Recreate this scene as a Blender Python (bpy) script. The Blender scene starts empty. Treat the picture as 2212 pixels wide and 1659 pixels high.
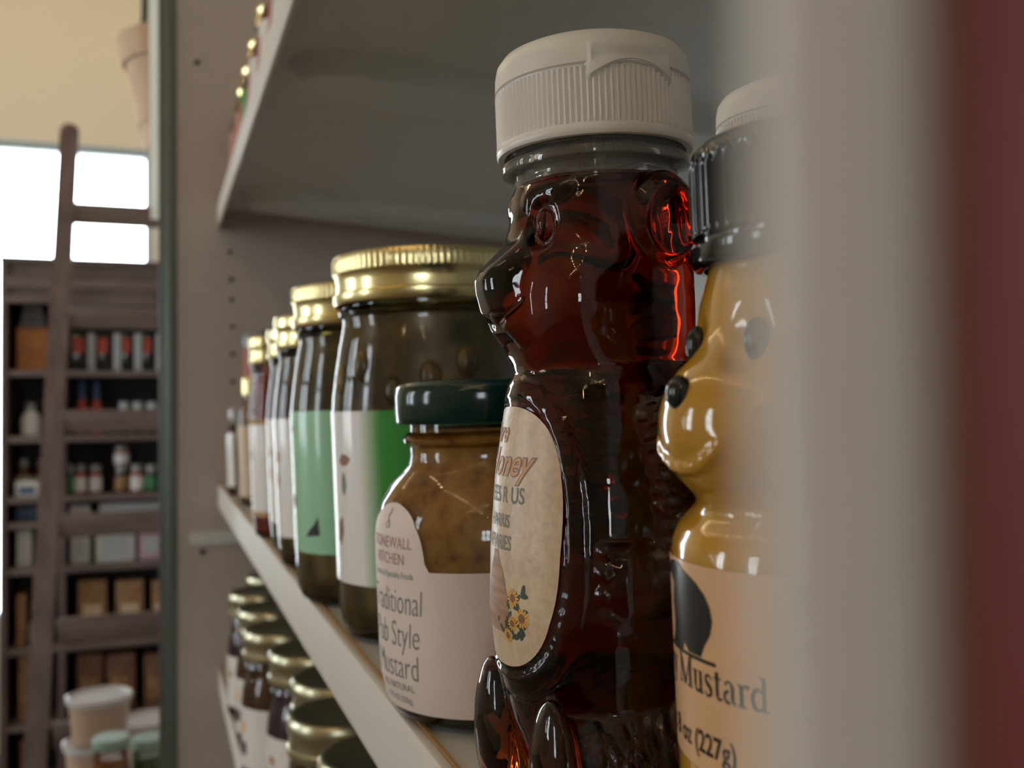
import bpy, bmesh, math, random
import numpy as np
from mathutils import Vector, Matrix
import openvdb
random.seed(7)
SC = bpy.context.scene
COL = SC.collection
R = math.radians
MM = 0.001

# ------------------------------------------------------------------ camera, world, exposure
YAW, PIT, ROLL = R(19.96), R(1.2), R(0.5)
cd = bpy.data.cameras.new('camera')
cd.sensor_width = 36.0
cd.lens = 2109.0 / 2212.0 * 36.0
cd.clip_start = 0.001
cd.clip_end = 60
cd.dof.use_dof = True
cd.dof.focus_distance = 0.196
cd.dof.aperture_fstop = 20.0
cam = bpy.data.objects.new('camera', cd)
COL.objects.link(cam)
fw = Vector((math.sin(YAW) * math.cos(PIT), math.cos(YAW) * math.cos(PIT), math.sin(PIT)))
rt = Vector((math.cos(YAW), -math.sin(YAW), 0))
up = rt.cross(fw)
rt2 = rt * math.cos(ROLL) - up * math.sin(ROLL)
up2 = up * math.cos(ROLL) + rt * math.sin(ROLL)
m = Matrix.Identity(4)
for i in range(3):
    m[i][0], m[i][1], m[i][2] = rt2[i], up2[i], -fw[i]
cam.matrix_world = m
SC.camera = cam

w = bpy.data.worlds.new('sky')
SC.world = w
w.use_nodes = True
bg = w.node_tree.nodes['Background']
bg.inputs[0].default_value = (0.86, 0.93, 1.0, 1)
bg.inputs[1].default_value = 10.5
SC.view_settings.view_transform = 'Standard'
SC.view_settings.look = 'None'
SC.view_settings.gamma = 1
SC.view_settings.exposure = 0.5
SC.view_settings.use_curve_mapping = False
SC.cycles.max_bounces = 14
SC.cycles.transparent_max_bounces = 24
SC.cycles.transmission_bounces = 12
SC.cycles.glossy_bounces = 6
SC.cycles.diffuse_bounces = 4


def portal(name, loc, rot, sx, sy):
    l = bpy.data.lights.new(name, 'AREA')
    l.shape = 'RECTANGLE'
    l.size, l.size_y = sx, sy
    l.cycles.is_portal = True
    o = bpy.data.objects.new(name, l)
    o.location = loc
    o.rotation_euler = rot
    COL.objects.link(o)


# ------------------------------------------------------------------ helpers
def at(px, py, Y):
    """the point of the plane Y seen at a pixel of the photograph"""
    d = fw + rt2 * ((px - 1106) / 2109.0) + up2 * ((829.5 - py) / 2109.0)
    return d * (Y / d.y)


def tag(o, label=None, cat=None, group=None, kind=None):
    for k, v in (('label', label), ('category', cat), ('group', group), ('kind', kind)):
        if v:
            o[k] = v
    return o


def thing(name, label, cat, loc=(0, 0, 0), rot=(0, 0, 0), group=None):
    o = bpy.data.objects.new(name, None)
    o.empty_display_size = 0.01
    o.location = loc
    o.rotation_euler = rot
    COL.objects.link(o)
    return tag(o, label, cat, group)


def link(name, me, mats, parent=None, smooth=False, loc=None, rot=None):
    o = bpy.data.objects.new(name, me)
    for x in (mats if isinstance(mats, (list, tuple)) else [mats]):
        me.materials.append(x)
    if smooth:
        me.polygons.foreach_set('use_smooth', [True] * len(me.polygons))
        if smooth != 'all':
            try:
                me.set_sharp_from_angle(angle=R(smooth if smooth is not True else 35))
            except Exception:
                pass
    if parent is not None:
        o.parent = parent
    if loc is not None:
        o.location = loc
    if rot is not None:
        o.rotation_euler = rot
    COL.objects.link(o)
    return o


def obj(name, bm, mats, parent=None, smooth=False, loc=None, rot=None):
    me = bpy.data.meshes.new(name)
    bm.to_mesh(me)
    bm.free()
    return link(name, me, mats, parent, smooth, loc, rot)


def dup(root, loc=None, rot=None, label=None, group=None):
    r = root.copy()
    COL.objects.link(r)
    if loc is not None:
        r.location = loc
    if rot is not None:
        r.rotation_euler = rot
    if label:
        r['label'] = label
    if group:
        r['group'] = group
    for ch in list(root.children):
        c = ch.copy()
        COL.objects.link(c)
        c.parent = r
        for g in list(ch.children):
            d = g.copy()
            COL.objects.link(d)
            d.parent = c
    return r


def box(bm, x0, x1, y0, y1, z0, z1, bev=0.0, mi=0):
    vs = [bm.verts.new(p) for p in ((x0, y0, z0), (x1, y0, z0), (x1, y1, z0), (x0, y1, z0),
                                    (x0, y0, z1), (x1, y0, z1), (x1, y1, z1), (x0, y1, z1))]
    fs = [bm.faces.new([vs[i] for i in q]) for q in
          ((3, 2, 1, 0), (4, 5, 6, 7), (0, 1, 5, 4), (1, 2, 6, 5), (2, 3, 7, 6), (3, 0, 4, 7))]
    for f in fs:
        f.material_index = mi
    if bev > 0:
        es = {e for f in fs for e in f.edges}
        r = bmesh.ops.bevel(bm, geom=list(es), offset=bev, segments=2, profile=0.6, affect='EDGES')
        for f in r['faces']:
            f.material_index = mi
    return bm


def bxo(name, x0, x1, y0, y1, z0, z1, mats, parent=None, bev=0.0):
    return obj(name, box(bmesh.new(), x0, x1, y0, y1, z0, z1, bev), mats, parent, smooth=bool(bev))


def prism(bm, prof, axis, a0, a1):
    """extrude a closed 2D outline along an axis (0 x, 1 y, 2 z)"""
    def pt(p, a):
        q = [p[0], p[1]]
        q.insert(axis, a)
        return q
    A = [bm.verts.new(pt(p, a0)) for p in prof]
    B = [bm.verts.new(pt(p, a1)) for p in prof]
    n = len(prof)
    bm.faces.new(A[::-1])
    bm.faces.new(B)
    for i in range(n):
        bm.faces.new((A[i], A[(i + 1) % n], B[(i + 1) % n], B[i]))
    bmesh.ops.recalc_face_normals(bm, faces=bm.faces[:])
    return bm


def tube(bm, pts, r, n=8, cap=True):
    pts = [Vector(p) for p in pts]
    rs = r if isinstance(r, (list, tuple)) else [r] * len(pts)
    rings = []
    prev = None
    for i, p in enumerate(pts):
        t = (pts[min(i + 1, len(pts) - 1)] - pts[max(i - 1, 0)]).normalized()
        a = prev if prev is not None else (Vector((0, 0, 1)) if abs(t.z) < 0.9 else Vector((1, 0, 0)))
        u = (a - t * a.dot(t)).normalized()
        prev = u
        v = t.cross(u)
        rings.append([bm.verts.new(p + (u * math.cos(k * 2 * math.pi / n) + v * math.sin(k * 2 * math.pi / n)) * rs[i]) for k in range(n)])
    for a, b in zip(rings, rings[1:]):
        for k in range(n):
            bm.faces.new((a[k], a[(k + 1) % n], b[(k + 1) % n], b[k]))
    if cap:
        bm.faces.new(rings[0][::-1])
        bm.faces.new(rings[-1])
    return bm


def lathe(prof, n=64, rib=None, scale=MM, closed=False, a0=0.0):
    """revolve (r, z) in millimetres; rib = (zlo, zhi, count, depth) presses vertical ribs into a band"""
    bm = bmesh.new()
    rings = []
    for (r, z) in prof:
        if r < 1e-6:
            rings.append([bm.verts.new((0, 0, z * scale))])
            continue
        ring = []
        for k in range(n):
            a = a0 + 2 * math.pi * k / n
            rr = r
            if rib and rib[0] <= z <= rib[1]:
                rr = r - rib[3] * (0.5 + 0.5 * math.cos(a * rib[2]))
            ring.append(bm.verts.new((rr * math.cos(a) * scale, rr * math.sin(a) * scale, z * scale)))
        rings.append(ring)
    seq = list(zip(rings, rings[1:]))
    if closed:
        seq.append((rings[-1], rings[0]))
    for A, B in seq:
        if len(A) == 1 and len(B) == 1:
            continue
        for k in range(n):
            k2 = (k + 1) % n
            if len(A) == 1:
                bm.faces.new((A[0], B[k2], B[k]))
            elif len(B) == 1:
                bm.faces.new((A[k], A[k2], B[0]))
            else:
                bm.faces.new((A[k], A[k2], B[k2], B[k]))
    bmesh.ops.recalc_face_normals(bm, faces=bm.faces[:])
    return bm


def ellipsoid(bm, c, r, rot=None, seg=20, ring=12, scale=MM):
    M = Matrix.Translation(Vector(c) * scale) @ (rot.to_4x4() if rot else Matrix.Identity(4)) @ Matrix.Diagonal((r[0] * scale, r[1] * scale, r[2] * scale, 1))
    bmesh.ops.create_uvsphere(bm, u_segments=seg, v_segments=ring, radius=1, matrix=M)
    return bm


# ---- flat art (labels, letters, pictures) wrapped onto a surface
def art(polys, step_s=1.0, step_t=None):
    """filled outlines in (s, t) millimetres, sliced so that they can follow a curved surface"""
    bm = bmesh.new()
    for p in polys:
        try:
            bm.faces.new([bm.verts.new((q[0], q[1], 0)) for q in p])
        except ValueError:
            pass
    bmesh.ops.triangulate(bm, faces=bm.faces[:])
    return slice_art(bm, step_s, step_t)


def slice_art(bm, step_s, step_t):
    for ax, st in ((0, step_s), (1, step_t)):
        if not st or not bm.verts:
            continue
        lo = min(v.co[ax] for v in bm.verts)
        hi = max(v.co[ax] for v in bm.verts)
        k = math.floor(lo / st) + 1
        while k * st < hi:
            no = [0, 0, 0]
            no[ax] = 1
            co = [0, 0, 0]
            co[ax] = k * st
            bmesh.ops.bisect_plane(bm, geom=bm.verts[:] + bm.edges[:] + bm.faces[:], plane_co=co, plane_no=no, dist=1e-6)
            k += 1
    for f in bm.faces:
        f.normal_update()
        if f.normal.z < 0:
            f.normal_flip()
    return bm


def letters(txt, size, s0, t0, align='CENTER', bold=0.0, shear=0.0, sx=1.0, step=1.0, space=1.0):
    cu = bpy.data.curves.new('letters', 'FONT')
    cu.body = txt
    cu.size = size
    cu.align_x = align
    cu.offset = bold
    cu.shear = shear
    cu.resolution_u = 4
    cu.space_character = space
    o = bpy.data.objects.new('letters', cu)
    COL.objects.link(o)
    dg = bpy.context.evaluated_depsgraph_get()
    me = bpy.data.meshes.new_from_object(o.evaluated_get(dg))
    bm = bmesh.new()
    bm.from_mesh(me)
    bpy.data.objects.remove(o)
    bpy.data.curves.remove(cu)
    bpy.data.meshes.remove(me)
    for v in bm.verts:
        v.co = Vector((v.co.x * sx + s0, v.co.y + t0, 0))
    bmesh.ops.triangulate(bm, faces=bm.faces[:])
    return slice_art(bm, step, None)


def stroke(pts, w, n=None):
    """one pen stroke as a list of quads; w a width or a list of widths"""
    ws = w if isinstance(w, (list, tuple)) else [w] * len(pts)
    L, Rr = [], []
    for i, p in enumerate(pts):
        a = pts[max(i - 1, 0)]
        b = pts[min(i + 1, len(pts) - 1)]
        dx, dy = b[0] - a[0], b[1] - a[1]
        l = math.hypot(dx, dy) or 1
        nx, ny = -dy / l * ws[i] / 2, dx / l * ws[i] / 2
        L.append((p[0] + nx, p[1] + ny))
        Rr.append((p[0] - nx, p[1] - ny))
    return [[L[i], Rr[i], Rr[i + 1], L[i + 1]] for i in range(len(pts) - 1)]


def arc(cx, cy, rx, ry, a0, a1, n=14):
    return [(cx + rx * math.cos(R(a0 + (a1 - a0) * i / n)), cy + ry * math.sin(R(a0 + (a1 - a0) * i / n))) for i in range(n + 1)]


def bar(x0, y0, x1, y1):
    return [[(x0, y0), (x1, y0), (x1, y1), (x0, y1)]]


SERIF = {
    'M': (2.0, stroke([(.3, 0), (.3, 1.42)], .1) + stroke([(.28, 1.4), (.98, .02)], .27) + stroke([(.98, .02), (1.62, 1.4)], .1)
          + bar(1.5, 0, 1.77, 1.42) + bar(.08, 0, .54, .07) + bar(1.32, 0, 1.95, .07) + bar(.08, 1.36, .4, 1.43) + bar(1.5, 1.36, 1.95, 1.43)),
    'u': (1.12, bar(.17, .3, .4, 1) + stroke(arc(.52, .3, .24, .25, 180, 320), [.22] + [.14] * 13 + [.08]) + bar(.72, .0, .95, 1) + bar(.02, .93, .4, 1) + bar(.58, .93, .95, 1) + bar(.72, 0, 1.1, .07)),
    's': (.86, stroke([(.7, .78), (.6, .94), (.42, .98), (.24, .9), (.2, .74), (.32, .6), (.52, .48), (.68, .34), (.66, .14), (.48, .03), (.28, .04), (.14, .22)],
                      [.08, .1, .12, .15, .18, .22, .24, .22, .18, .12, .1, .08])),
    't': (.72, bar(.2, .2, .43, 1.25) + stroke(arc(.5, .22, .2, .18, 180, 330), [.2] + [.13] * 13 + [.06]) + bar(.02, .93, .66, 1.0)),
    'a': (1.0, stroke(arc(.44, .72, .25, .26, 160, 0), [.16, .15] + [.11] * 9 + [.16, .2, .22, .22]) + bar(.6, .12, .82, .75) + stroke(arc(.42, .29, .28, .25, 75, 300), [.08] + [.16] * 12 + [.1, .06])
          + stroke([(.72, .12), (.82, .03), (.95, .1)], [.18, .1, .05])),
    'r': (.84, bar(.17, 0, .4, 1) + bar(.02, .93, .4, 1) + bar(.02, 0, .58, .07) + stroke(arc(.6, .72, .22, .26, 150, 40), [.08] + [.12] * 10 + [.18, .22, .24, .2])),
    'd': (1.14, stroke(arc(.46, .5, .33, .45, 40, 320), [.08] + [.14] * 3 + [.22] * 7 + [.14] * 3 + [.08]) + bar(.68, 0, .91, 1.5) + bar(.52, 1.43, .91, 1.5) + bar(.68, 0, 1.1, .07)),
    'e': (.95, stroke(arc(.48, .5, .34, .46, 10, 320), [.14] * 4 + [.2] * 7 + [.14] * 2 + [.1, .06]) + bar(.2, .5, .82, .58)),
    'y': (1.05, stroke([(.12, 1), (.52, .06)], .24) + stroke([(.9, 1), (.5, .02), (.36, -.3), (.2, -.38), (.08, -.3)], [.1, .1, .1, .14, .2]) + bar(0, .93, .42, 1) + bar(.7, .93, 1.05, 1)),
    'n': (1.12, bar(.17, 0, .4, 1) + bar(.02, .93, .4, 1) + bar(.02, 0, .55, .07) + stroke(arc(.56, .66, .24, .3, 160, 0), [.08] + [.14] * 12 + [.2, .22]) + bar(.7, 0, .93, .68) + bar(.58, 0, 1.08, .07)),
    'o': (1.0, stroke(arc(.48, .5, .34, .45, 0, 360, 24), [.22, .2, .16, .12, .1, .1, .1, .12, .16, .2, .22, .22, .22, .22, .2, .16, .12, .1, .1, .1, .12, .16, .2, .22, .22])),
    'H': (1.75, bar(.2, 0, .47, 1.42) + bar(1.2, 0, 1.47, 1.42) + bar(.4, .68, 1.3, .76) + bar(.03, 0, .64, .07) + bar(1.03, 0, 1.64, .07) + bar(.03, 1.36, .64, 1.43) + bar(1.03, 1.36, 1.64, 1.43)),
    ' ': (.5, []),
}


def serif(txt, size, s0, t0, sx=1.0):
    x, polys = s0, []
    for c in txt:
        wd, ps = SERIF[c]
        for p in ps:
            polys.append([(x + q[0] * size * sx, t0 + q[1] * size) for q in p])
        x += wd * size * sx
    return art(polys, 1.0)


def wrap(bm, rfun, lift=0.0, phi0=0.0):
    """bend flat art around a vertical axis: s runs to the right for someone facing the front (-x), t is height"""
    for v in bm.verts:
        s, t = v.co.x, v.co.y
        r0 = rfun(t)
        a = phi0 + s / (r0 if r0 > 5 else 5)
        r = r0 + lift
        v.co = Vector((-r * math.cos(a), -r * math.sin(a), t)) * MM
    return bm


def join(bms):
    out = bmesh.new()
    for b in bms:
        me = bpy.data.meshes.new('t')
        b.to_mesh(me)
        b.free()
        out.from_mesh(me)
        bpy.data.meshes.remove(me)
    return out


# ---- moulded shapes from distance fields
def mould(sdf, lo, hi, h=0.6):
    ax = [np.arange(lo[i], hi[i] + h, h, dtype=np.float32) for i in range(3)]
    X, Y, Z = np.meshgrid(*ax, indexing='ij')
    d = np.clip(sdf(X, Y, Z), -3, 3).astype(np.float32)
    g = openvdb.FloatGrid(3.0)
    g.copyFromArray(d)
    pts, quads = g.convertToQuads()
    me = bpy.data.meshes.new('moulded')
    P = (np.asarray(pts, dtype=np.float64) * h + np.array(lo)) * MM
    me.from_pydata(P.tolist(), [], np.asarray(quads)[:, ::-1].tolist())
    bm = bmesh.new()
    bm.from_mesh(me)
    bpy.data.meshes.remove(me)
    bmesh.ops.smooth_vert(bm, verts=bm.verts[:], factor=0.5, use_axis_x=True, use_axis_y=True, use_axis_z=True)
    bmesh.ops.recalc_face_normals(bm, faces=bm.faces[:])
    return bm


def smin(a, b, k):
    t = np.clip(0.5 + 0.5 * (b - a) / k, 0, 1)
    return b * (1 - t) + a * t - k * t * (1 - t)


def smax(a, b, k):
    return -smin(-a, -b, k)


def sd_ell(x, y, z, c, r):
    p = np.sqrt(((x - c[0]) / r[0]) ** 2 + ((y - c[1]) / r[1]) ** 2 + ((z - c[2]) / r[2]) ** 2) + 1e-6
    q = np.sqrt(((x - c[0]) / r[0] ** 2) ** 2 + ((y - c[1]) / r[1] ** 2) ** 2 + ((z - c[2]) / r[2] ** 2) ** 2) + 1e-6
    return p * (p - 1) / q


def sd_cap(x, y, z, a, b, ra, rb, sy=1.0):
    a, b = np.array(a, float), np.array(b, float)
    px, py, pz = x - a[0], (y - a[1]) * sy, z - a[2]
    ba = b - a
    ba[1] *= sy
    t = np.clip((px * ba[0] + py * ba[1] + pz * ba[2]) / (ba @ ba), 0, 1)
    return np.sqrt((px - ba[0] * t) ** 2 + (py - ba[1] * t) ** 2 + (pz - ba[2] * t) ** 2) - (ra + (rb - ra) * t)


def sd_poly(x, y, pts):
    """signed distance to a closed outline in a plane"""
    d = np.full(x.shape, 1e9, dtype=np.float32)
    inside = np.zeros(x.shape, dtype=bool)
    n = len(pts)
    for i in range(n):
        (ax, ay), (bx_, by) = pts[i], pts[(i + 1) % n]
        ex, ey = bx_ - ax, by - ay
        t = np.clip(((x - ax) * ex + (y - ay) * ey) / (ex * ex + ey * ey), 0, 1)
        d = np.minimum(d, (x - ax - t * ex) ** 2 + (y - ay - t * ey) ** 2)
        if ey != 0:
            cond = ((ay > y) != (by > y)) & (x < ex * (y - ay) / ey + ax)
            inside ^= cond
    d = np.sqrt(d)
    return np.where(inside, -d, d)


def sstep(a, b, x):
    t = np.clip((x - a) / (b - a), 0, 1)
    return t * t * (3 - 2 * t)


# ------------------------------------------------------------------ materials
def mat(name, col, rough=0.5, metal=0.0, **kw):
    mt = bpy.data.materials.new(name)
    mt.use_nodes = True
    b = mt.node_tree.nodes['Principled BSDF']
    b.inputs['Base Color'].default_value = (*col, 1)
    b.inputs['Roughness'].default_value = rough
    b.inputs['Metallic'].default_value = metal
    for k, v in kw.items():
        b.inputs[k.replace('_', ' ')].default_value = v
    return mt


def noisy(mt, c2, scale=40.0, lo=0.4, hi=0.6, detail=4.0, bump=0.0, stretch=(1, 1, 1), c3=None):
    nt = mt.node_tree
    b = nt.nodes['Principled BSDF']
    tc = nt.nodes.new('ShaderNodeTexCoord')
    mp = nt.nodes.new('ShaderNodeMapping')
    mp.inputs['Scale'].default_value = stretch
    nz = nt.nodes.new('ShaderNodeTexNoise')
    nz.inputs['Scale'].default_value = scale
    nz.inputs['Detail'].default_value = detail
    rp = nt.nodes.new('ShaderNodeValToRGB')
    rp.color_ramp.elements[0].position = lo
    rp.color_ramp.elements[1].position = hi
    rp.color_ramp.elements[0].color = b.inputs['Base Color'].default_value[:]
    rp.color_ramp.elements[1].color = (*c2, 1)
    if c3:
        e = rp.color_ramp.elements.new((lo + hi) / 2)
        e.color = (*c3, 1)
    nt.links.new(tc.outputs['Object'], mp.inputs[0])
    nt.links.new(mp.outputs[0], nz.inputs['Vector'])
    nt.links.new(nz.outputs['Fac'], rp.inputs[0])
    nt.links.new(rp.outputs[0], b.inputs['Base Color'])
    if bump:
        bp = nt.nodes.new('ShaderNodeBump')
        bp.inputs['Strength'].default_value = bump
        bp.inputs['Distance'].default_value = 0.0006
        nt.links.new(nz.outputs['Fac'], bp.inputs['Height'])
        nt.links.new(bp.outputs[0], b.inputs['Normal'])
    return mt


def thin_glass(name, tint=(1, 1, 1), rough=0.02, ior=1.5):
    mt = bpy.data.materials.new(name)
    mt.use_nodes = True
    nt = mt.node_tree
    nt.nodes.clear()
    out = nt.nodes.new('ShaderNodeOutputMaterial')
    mx = nt.nodes.new('ShaderNodeMixShader')
    tr = nt.nodes.new('ShaderNodeBsdfTransparent')
    gl = nt.nodes.new('ShaderNodeBsdfGlossy')
    fr = nt.nodes.new('ShaderNodeFresnel')
    fr.inputs[0].default_value = ior
    tr.inputs[0].default_value = (*tint, 1)
    gl.inputs['Roughness'].default_value = rough
    nt.links.new(fr.outputs[0], mx.inputs[0])
    nt.links.new(tr.outputs[0], mx.inputs[1])
    nt.links.new(gl.outputs[0], mx.inputs[2])
    nt.links.new(mx.outputs[0], out.inputs[0])
    return mt


def cloudy(mt, col, f):
    """adds a share of milky diffuse to a clear plastic"""
    nt = mt.node_tree
    out = nt.nodes['Material Output'] if 'Material Output' in nt.nodes else next(n for n in nt.nodes if n.type == 'OUTPUT_MATERIAL')
    src = out.inputs[0].links[0].from_socket
    df = nt.nodes.new('ShaderNodeBsdfTranslucent')
    d2 = nt.nodes.new('ShaderNodeBsdfDiffuse')
    m1 = nt.nodes.new('ShaderNodeMixShader')
    m2 = nt.nodes.new('ShaderNodeMixShader')
    df.inputs[0].default_value = d2.inputs[0].default_value = (*col, 1)
    m1.inputs[0].default_value = 0.5
    m2.inputs[0].default_value = f
    nt.links.new(df.outputs[0], m1.inputs[1])
    nt.links.new(d2.outputs[0], m1.inputs[2])
    nt.links.new(src, m2.inputs[1])
    nt.links.new(m1.outputs[0], m2.inputs[2])
    nt.links.new(m2.outputs[0], out.inputs[0])
    return mt


def solid_glass(name, col, density, ior=1.47, rough=0.0):
    mt = mat(name, (1, 1, 1), rough, 0, Transmission_Weight=1.0, IOR=ior)
    nt = mt.node_tree
    va = nt.nodes.new('ShaderNodeVolumeAbsorption')
    va.inputs['Color'].default_value = (*col, 1)
    va.inputs['Density'].default_value = density
    nt.links.new(va.outputs[0], nt.nodes['Material Output'].inputs['Volume'])
    return mt


def lit(name, col, strength):
    mt = mat(name, (0.8, 0.8, 0.8))
    b = mt.node_tree.nodes['Principled BSDF']
    b.inputs['Emission Color'].default_value = (*col, 1)
    b.inputs['Emission Strength'].default_value = strength
    return mt


M = {}
M['cream'] = mat('cream_wall', (0.77, 0.70, 0.55), 0.8)
M['ceil'] = mat('ceiling_paint', (0.68, 0.63, 0.54), 0.85)
M['wallw'] = mat('pale_wall', (0.52, 0.49, 0.45), 0.8)
M['floor'] = noisy(mat('floor_boards', (0.17, 0.13, 0.10), 0.4), (0.26, 0.20, 0.15), 6, 0.3, 0.7, stretch=(8, 1, 1))
M['shelf'] = noisy(mat('shelf_enamel', (0.62, 0.62, 0.60), 0.28), (0.65, 0.65, 0.63), 60, bump=0.03)
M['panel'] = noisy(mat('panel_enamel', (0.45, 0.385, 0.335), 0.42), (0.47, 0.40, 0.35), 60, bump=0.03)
M['post'] = mat('grey_green_steel', (0.115, 0.13, 0.115), 0.35, 0.3)
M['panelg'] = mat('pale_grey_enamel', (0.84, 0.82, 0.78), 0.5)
M['hole'] = mat('dark_hole', (0.02, 0.015, 0.012), 0.8)
M['trimw'] = mat('translucent_white_strip', (0.9, 0.9, 0.85), 0.4)
nt_ = M['trimw'].node_tree
tl_ = nt_.nodes.new('ShaderNodeBsdfTranslucent')
tl_.inputs[0].default_value = (0.95, 0.96, 0.90, 1)
mx_ = nt_.nodes.new('ShaderNodeMixShader')
mx_.inputs[0].default_value = 0.95
nt_.links.new(nt_.nodes['Principled BSDF'].outputs[0], mx_.inputs[1])
nt_.links.new(tl_.outputs[0], mx_.inputs[2])
nt_.links.new(mx_.outputs[0], nt_.nodes['Material Output'].inputs[0])
M['redboard'] = mat('dark_red_paint', (0.17, 0.020, 0.018), 0.5)
M['lip'] = mat('lip_enamel', (0.66, 0.62, 0.57), 0.6, Specular_IOR_Level=0.25)
M['edge'] = mat('tan_edging', (0.42, 0.24, 0.09), 0.5)
M['honey'] = solid_glass('dark_honey', (0.80, 0.39, 0.05), 245.0)
M['clear'] = cloudy(thin_glass('clear_plastic', (0.97, 0.97, 0.96), 0.04, 1.45), (0.80, 0.77, 0.73), 0.13)
M['whitecap'] = mat('white_plastic', (0.80, 0.76, 0.72), 0.32, Subsurface_Weight=0.15, Subsurface_Scale=0.002)
M['kraft'] = noisy(mat('tan_label_paper', (0.60, 0.45, 0.31), 0.33), (0.70, 0.54, 0.38), 700, 0.35, 0.65, bump=0.12)
M['ink'] = mat('grey_green_ink', (0.19, 0.19, 0.15), 0.5)
M['orange'] = mat('orange_ink', (0.66, 0.34, 0.15), 0.5)
M['umber'] = mat('brown_ink', (0.26, 0.10, 0.05), 0.5)
M['mauve'] = mat('mauve_brown_ink', (0.32, 0.19, 0.16), 0.5)
M['skep'] = noisy(mat('straw_hive_ink', (0.30, 0.15, 0.08), 0.5), (0.42, 0.24, 0.14), 300, stretch=(.3, .3, 2))
M['leafink'] = mat('dark_leaf_ink', (0.05, 0.06, 0.035), 0.5)
M['petal'] = mat('yellow_ink', (0.80, 0.42, 0.05), 0.5)
M['mustard'] = mat('honey_mustard', (0.54, 0.28, 0.025), 0.12, Subsurface_Weight=0.2, Subsurface_Scale=0.006, Coat_Weight=0.6, Coat_Roughness=0.03)
M['blackcap'] = mat('black_plastic', (0.005, 0.005, 0.007), 0.10)
M['blackpaint'] = mat('black_paint', (0.012, 0.012, 0.013), 0.12)
M['peach'] = mat('peach_label', (0.76, 0.46, 0.25), 0.3, Coat_Weight=0.25, Coat_Roughness=0.12)
M['blackink'] = mat('black_ink', (0.014, 0.014, 0.018), 0.25)
M['glass'] = thin_glass('jar_glass', (0.96, 0.97, 0.95), 0.015)
M['baseglass'] = solid_glass('thick_base_glass', (0.75, 0.85, 0.8), 20, 1.5)
M['grain'] = noisy(mat('grainy_mustard', (0.44, 0.23, 0.045), 0.5), (0.20, 0.075, 0.02), 200, 0.40, 0.72, 8, bump=0.3, c3=(0.36, 0.17, 0.035))
M['greenlid'] = mat('dark_green_lid', (0.002, 0.024, 0.020), 0.12)
M['cream_label'] = mat('cream_label_paper', (0.74, 0.62, 0.56), 0.55)
M['greyink'] = mat('grey_ink', (0.20, 0.21, 0.20), 0.6)
M['redink'] = mat('faded_red_ink', (0.42, 0.22, 0.20), 0.6)
M['gold'] = mat('gold_lid', (0.78, 0.66, 0.34), 0.24, 1.0)
M['gold2'] = mat('aged_gold_lid', (0.52, 0.49, 0.34), 0.3, 1.0)
M['greymetal'] = mat('grey_lid', (0.30, 0.29, 0.28), 0.4, 0.6)
M['pickle'] = noisy(mat('olive_pickles', (0.055, 0.034, 0.009), 0.35), (0.24, 0.15, 0.028), 45, 0.42, 0.7, 2)
M['pickle2'] = mat('pickle_slice', (0.40, 0.32, 0.06), 0.35)
M['paleg'] = mat('pale_green_label', (0.28, 0.56, 0.34), 0.35, Coat_Weight=0.6, Coat_Roughness=0.08)
M['white'] = mat('white_label', (0.78, 0.75, 0.74), 0.35, Coat_Weight=0.6, Coat_Roughness=0.08)
M['green'] = mat('green_label', (0.03, 0.26, 0.03), 0.5)
M['red'] = noisy(mat('red_preserve', (0.35, 0.02, 0.02), 0.3), (0.20, 0.01, 0.015), 60)
M['amber'] = noisy(mat('amber_preserve', (0.38, 0.12, 0.02), 0.25), (0.20, 0.05, 0.01), 50)
M['plum'] = mat('plum_preserve', (0.07, 0.03, 0.05), 0.25)
M['brownsauce'] = mat('brown_sauce', (0.10, 0.035, 0.012), 0.25)
M['pinkp'] = mat('dusty_rose_label', (0.45, 0.18, 0.14), 0.5)
M['wood'] = noisy(mat('dark_stained_wood', (0.095, 0.062, 0.060), 0.55), (0.16, 0.11, 0.105), 5, 0.3, 0.7, stretch=(6, 6, 1), bump=0.2)  # dark stain made paler and more purple: lens haze put into the colour
M['woodh'] = noisy(mat('dark_stained_boards', (0.10, 0.068, 0.062), 0.55), (0.17, 0.12, 0.11), 5, 0.3, 0.7, stretch=(1, 6, 6), bump=0.2)  # same lens haze mixed into the stained boards' colour
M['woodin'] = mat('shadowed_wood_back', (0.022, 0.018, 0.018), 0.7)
M['basket'] = noisy(mat('tan_basket_wood', (0.52, 0.33, 0.19), 0.6), (0.60, 0.40, 0.24), 30, stretch=(1, 1, .2))
M['tub'] = mat('milky_plastic', (0.46, 0.44, 0.45), 0.3)
M['tubc'] = mat('clouded_tub_of_spread', (0.40, 0.28, 0.21), 0.35)
M['tubfill'] = mat('brown_spread', (0.32, 0.17, 0.09), 0.5)
M['frame'] = mat('window_frame', (0.42, 0.48, 0.50), 0.5)
M['pane'] = thin_glass('window_pane', (0.98, 0.99, 0.98), 0.0)
M['bulb'] = lit('warm_bulb', (1.0, 0.70, 0.36), 60.0)
M['cable'] = mat('black_cable', (0.02, 0.02, 0.02), 0.5)

TILT = R(2.0)
EX = 0.067            # front edge of the shelves
LEAN = (0, -TILT, 0)


def shelf_z(x):
    return -0.0894 + (x - EX) * math.tan(TILT)


# ------------------------------------------------------------------ the room
FZ, CZ = -1.45, 1.95
XL, XR, YB, YF = -3.0, 0.62, -3.2, 4.6


def struct(name, bm, mt, label=None):
    o = obj(name, bm, mt)
    o['kind'] = 'structure'
    return o


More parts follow.
